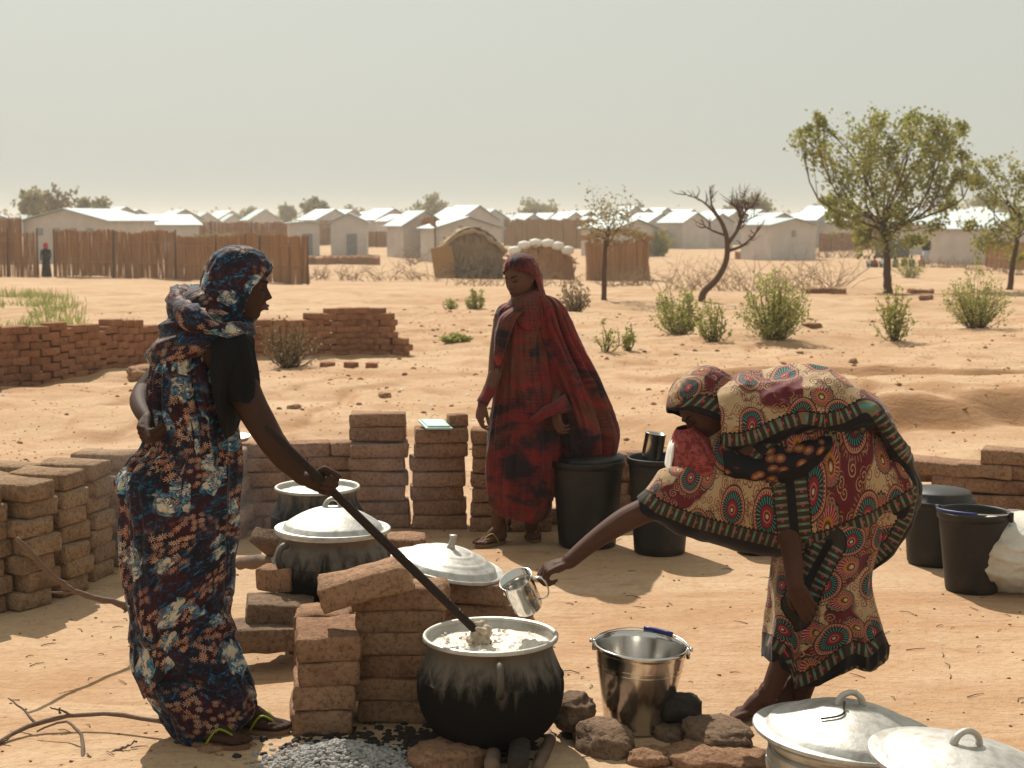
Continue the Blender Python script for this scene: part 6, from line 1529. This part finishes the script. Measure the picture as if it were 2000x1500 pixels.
up=[(1395,760,1402,886,.13,5.30),(1430,740,1432,888,.175,5.33),(1470,735,1474,882,.20,5.37),(1510,727,1514,868,.215,5.39),(1560,718,1564,848,.225,5.39),(1610,722,1614,850,.225,5.39),(1655,744,1658,842,.22,5.39),(1695,768,1692,828,.215,5.39),(1722,800,1712,880,.20,5.39),(1752,850,1738,908,.18,5.39),(1775,895,1760,925,.14,5.39),(1790,935,1778,945,.08,5.39)]
def f4(th,t,p):
    q=V((p.x*5+p.z*4,p.y*5,p.z*10-p.x*2.5)); q+=noise.noise_vector(q*.5)*.5
    q2=V((p.x*2.2,p.y*7,p.z*20-p.x*5)); return .017*(.65-2.3*abs(noise.noise(q)))+.007*(.65-2.3*abs(noise.noise(q*2.2)))+.009*(1-2.3*abs(noise.noise(q2)))*(1-sstep(.45,.95,p.x))
garment('printed_shawl',up,M['paisley'],p3,nu=220,nv=260,fold=f4,power=2.3,edges=[(hem,0)],uvoff=(.61,.4))
under=[(1398,850,1404,928,.168,5.315),(1450,850,1454,950,.200,5.36),(1500,842,1500,946,.222,5.375),(1545,830,1542,938,.230,5.38),(1585,825,1578,905,.230,5.38),(1604,830,1596,868,.225,5.38)]
mq=NT('black_flowered_cloth'); uv_=mq.uv(); vo=mq.n('TexVoronoi',{'voronoi_dimensions':'2D'},Vector=uv_,Scale=20); nn_=mq.noise(uv_,6,2)
cb=mq.mix(mq.math('MULTIPLY',mq.lt(vo.outputs['Distance'],.36,.05),mq.ramp(nn_,[(.46,0),(.5,1)])),(.008,.007,.009),mq.mix(mq.lt(vo.outputs['Distance'],.18,.03),(.20,.05,.02),(.30,.17,.07)))
MQ=mq.done(cb,.8,0,mq.bump(mq.noise(uv_,18,4),.3,.012),spec=.2)
garment('black_cloth',under,MQ,p3,nu=160,nv=120,fold=f4,power=2.0)
# pink cloth on the chest
mp=NT('pink_flowered_cloth'); uv_=mp.uv(); nn_=mp.noise(uv_,40,4,.6,1.5)
MP=mp.done(mp.mix(mp.ramp(nn_,[(.42,0),(.58,1)]),(.15,.02,.02),(.27,.06,.05)),.8,0,mp.bump(nn_,.3,.008),spec=.2)
garment('pink_blouse',[(1322,838,1352,832,.05,5.30),(1312,862,1385,858,.10,5.31),(1309,890,1410,885,.13,5.31),(1306,918,1430,912,.14,5.32),(1304,945,1440,940,.14,5.32)],MP,p3,nu=90,nv=80,fold=vfold(.007,2,6,21,.003))
garment('blouse_trim',[(1320,848,1327,846,.04,5.31),(1309,868,1317,867,.06,5.32),(1305,890,1312,889,.07,5.32),(1302,912,1308,911,.08,5.33)],M['wbag'],p3,nu=60,nv=60,fold=vfold(.004,2,6,22,.002))
H3=[(.141,0,.004,.004,.004,0),(.137,0,.032,.038,.032,0),(.124,0,.066,.074,.058,0),(.104,0,.090,.102,.078,0),(.085,20,.102,.118,.090,0),(.062,46,.108,.128,.098,0),(.02,60,.108,.134,.104,-.002),(-.03,70,.104,.136,.108,-.006),(-.07,76,.100,.134,.110,-.010),(-.11,76,.096,.13,.112,-.018),(-.15,70,.094,.13,.115,-.03),(-.19,50,.094,.13,.12,-.045)]
hh=hood('headscarf',hc3,hf3,hu3,H3,M['paisley'],p3,fold=vfold(.006,2.0,7,23,.004,(12,12,12)),uvoff=(.2,.53),S=1.03)
# skirt
skh=[(1490,1278),(1520,1292),(1550,1325),(1600,1315),(1660,1298),(1700,1300),(1728,1278)]
sk=[(1540,1000,1720,990,.17,5.40),(1530,1050,1712,1040,.17,5.40),(1520,1090,1700,1080,.165,5.39),(1516,1130,1692,1130,.165,5.38),(1512,1170,1696,1180,.16,5.37),(1506,1210,1706,1225,.16,5.37),(1500,1245,1716,1262,.155,5.37),(1494,1280,1724,1288,.15,5.37),(1492,1290,1724,1296,.148,5.37)]
def f5(th,t,p):
    q=V((math.cos(th)*2.4,math.sin(th)*2.4,p.z*1.0+4)); a=.024*(1-2.3*abs(noise.noise(q)))*(.4+.8*t)+.005*(1-2.3*abs(noise.noise(V((p.x*9,p.y*9,p.z*5)))))
    return a
sk_o=garment('printed_skirt',sk,M['paisley'],p3,nu=220,nv=190,fold=f5,power=2.1,edges=[(skh,0),([(1620,1060),(1580,1130),(1560,1180)],4)],uvoff=(.33,.92))
# pull the front of the hem down into two panels
me=sk_o.data; nvv=len(me.vertices); co=np.empty(nvv*3); me.vertices.foreach_get('co',co); co=co.reshape(-1,3); uu,vv,_=proj(co); zz=co[:,2]
tl=np.clip((vv-1100)/190,0,1); shp=np.interp(uu,[1490,1530,1546,1552,1600,1640,1670,1700,1730],[-10,-2,8,34,22,0,-12,-2,-14]); co[:,2]-=tl*shp/545*(co[:,1]<5.42)
me.vertices.foreach_set('co',co.ravel()); me.update()
# loose tail of the shawl blowing behind her
tail=[(1700,868,1762,885,.10,5.36),(1690,905,1782,912,.12,5.36),(1684,940,1797,945,.12,5.36),(1680,975,1795,975,.11,5.36),(1672,1005,1784,1012,.09,5.36),(1664,1035,1772,1045,.065,5.36),(1664,1062,1752,1072,.045,5.36),(1672,1088,1732,1094,.03,5.36),(1680,1112,1702,1114,.02,5.36)]
te=[(1690,905),(1760,888),(1806,955),(1793,1014),(1760,1076),(1728,1106),(1690,1126)]
garment('shawl_tail',tail,M['paisley'],p3,nu=130,nv=170,fold=vfold(.014,1.5,1.3,25,.005,(8,8,8)),edges=[(te,0)],uvoff=(.77,.2))
rooted(p3)
# steel cup in her hand
ct=W(1007,1131,5.05); cb_=W(1033,1187,5.10); ax=(ct-cb_).normalized(); h_=(ct-cb_).length; rad=32/pxm(5.08,.6)
root=empty('steel_cup',cb_,0,'steel cup tilted over the foreground pot in the hand of the bending woman','cup'); root.rotation_mode='QUATERNION'; root.rotation_quaternion=V((0,0,1)).rotation_difference(ax)
mb=MB(); mb.lathe([(0,0),(rad*.84,0),(rad*.9,.006),(rad*.96,h_*.6),(rad,h_),(rad*1.04,h_+.002),(rad*1.03,h_-.003),(rad*.97,h_-.002),(rad*.93,h_*.6),(rad*.86,.008),(0,.008)],64); mb.build('body',M['steel'],root)
hx=V((1,-.25,0)).normalized(); mb=MB(); q=[hx*rad*.98+V((0,0,h_*.92)),hx*(rad+.032)+V((0,0,h_*.90)),hx*(rad+.040)+V((0,0,h_*.55)),hx*(rad+.026)+V((0,0,h_*.28)),hx*rad*.93+V((0,0,h_*.22))]
mb.tube(smoothpath(q,18),.0055,8,squash=.5); mb.build('handle',M['steel'],root)
# ================================================================ DUSTY AIR
mb=MB(); zb_,zt_=-3.2,11.0; mb.box((0,2000,(zb_+zt_)/2),(3600,4100,zt_-zb_))
mh=bpy.data.materials.new('haze'); mh.use_nodes=True; nh=mh.node_tree; nh.nodes.clear(); oh=nh.nodes.new('ShaderNodeOutputMaterial'); vh=nh.nodes.new('ShaderNodeVolumePrincipled')
vh.inputs['Color'].default_value=(.95,.89,.79,1); vh.inputs['Density'].default_value=.0009; vh.inputs['Anisotropy'].default_value=.35; nh.links.new(vh.outputs[0],oh.inputs['Volume'])
tag(mb.build('haze',mh,smooth=False),kind='stuff')

# faint wood smoke drifting low round the left pots
ms=bpy.data.materials.new('smoke'); ms.use_nodes=True; s_=ms.node_tree; s_.nodes.clear(); o_=s_.nodes.new('ShaderNodeOutputMaterial'); v_=s_.nodes.new('ShaderNodeVolumePrincipled')
tc=s_.nodes.new('ShaderNodeTexCoord'); nz=s_.nodes.new('ShaderNodeTexNoise'); nz.inputs['Scale'].default_value=1.6; nz.inputs['Detail'].default_value=4; nz.inputs['Distortion'].default_value=.8
mr=s_.nodes.new('ShaderNodeMapRange'); mr.inputs['From Min'].default_value=.44; mr.inputs['From Max'].default_value=.75; mr.inputs['To Max'].default_value=.26
ln=s_.nodes.new('ShaderNodeVectorMath'); ln.operation='LENGTH'; sc_=s_.nodes.new('ShaderNodeVectorMath'); sc_.operation='MULTIPLY'; sc_.inputs[1].default_value=(1/1.25,1/.85,1/.5)
fo=s_.nodes.new('ShaderNodeMapRange'); fo.inputs['From Min'].default_value=1; fo.inputs['From Max'].default_value=.0; mu=s_.nodes.new('ShaderNodeMath'); mu.operation='MULTIPLY'
L_=s_.links.new; L_(tc.outputs['Object'],nz.inputs['Vector']); L_(nz.outputs['Fac'],mr.inputs['Value']); L_(tc.outputs['Object'],sc_.inputs[0]); L_(sc_.outputs[0],ln.inputs[0]); L_(ln.outputs['Value'],fo.inputs['Value']); L_(mr.outputs[0],mu.inputs[0]); L_(fo.outputs[0],mu.inputs[1]); L_(mu.outputs[0],v_.inputs['Density']); v_.inputs['Color'].default_value=(.80,.84,.95,1); L_(v_.outputs[0],o_.inputs['Volume'])
mb=MB(); mb.box((0,0,0),(2.5,1.7,1.0)); o=mb.build('smoke',ms,None,smooth=False,loc=(-1.45,7.3,.50)); tag(o,'faint bluish wood smoke low behind the left pots','smoke',kind='stuff')
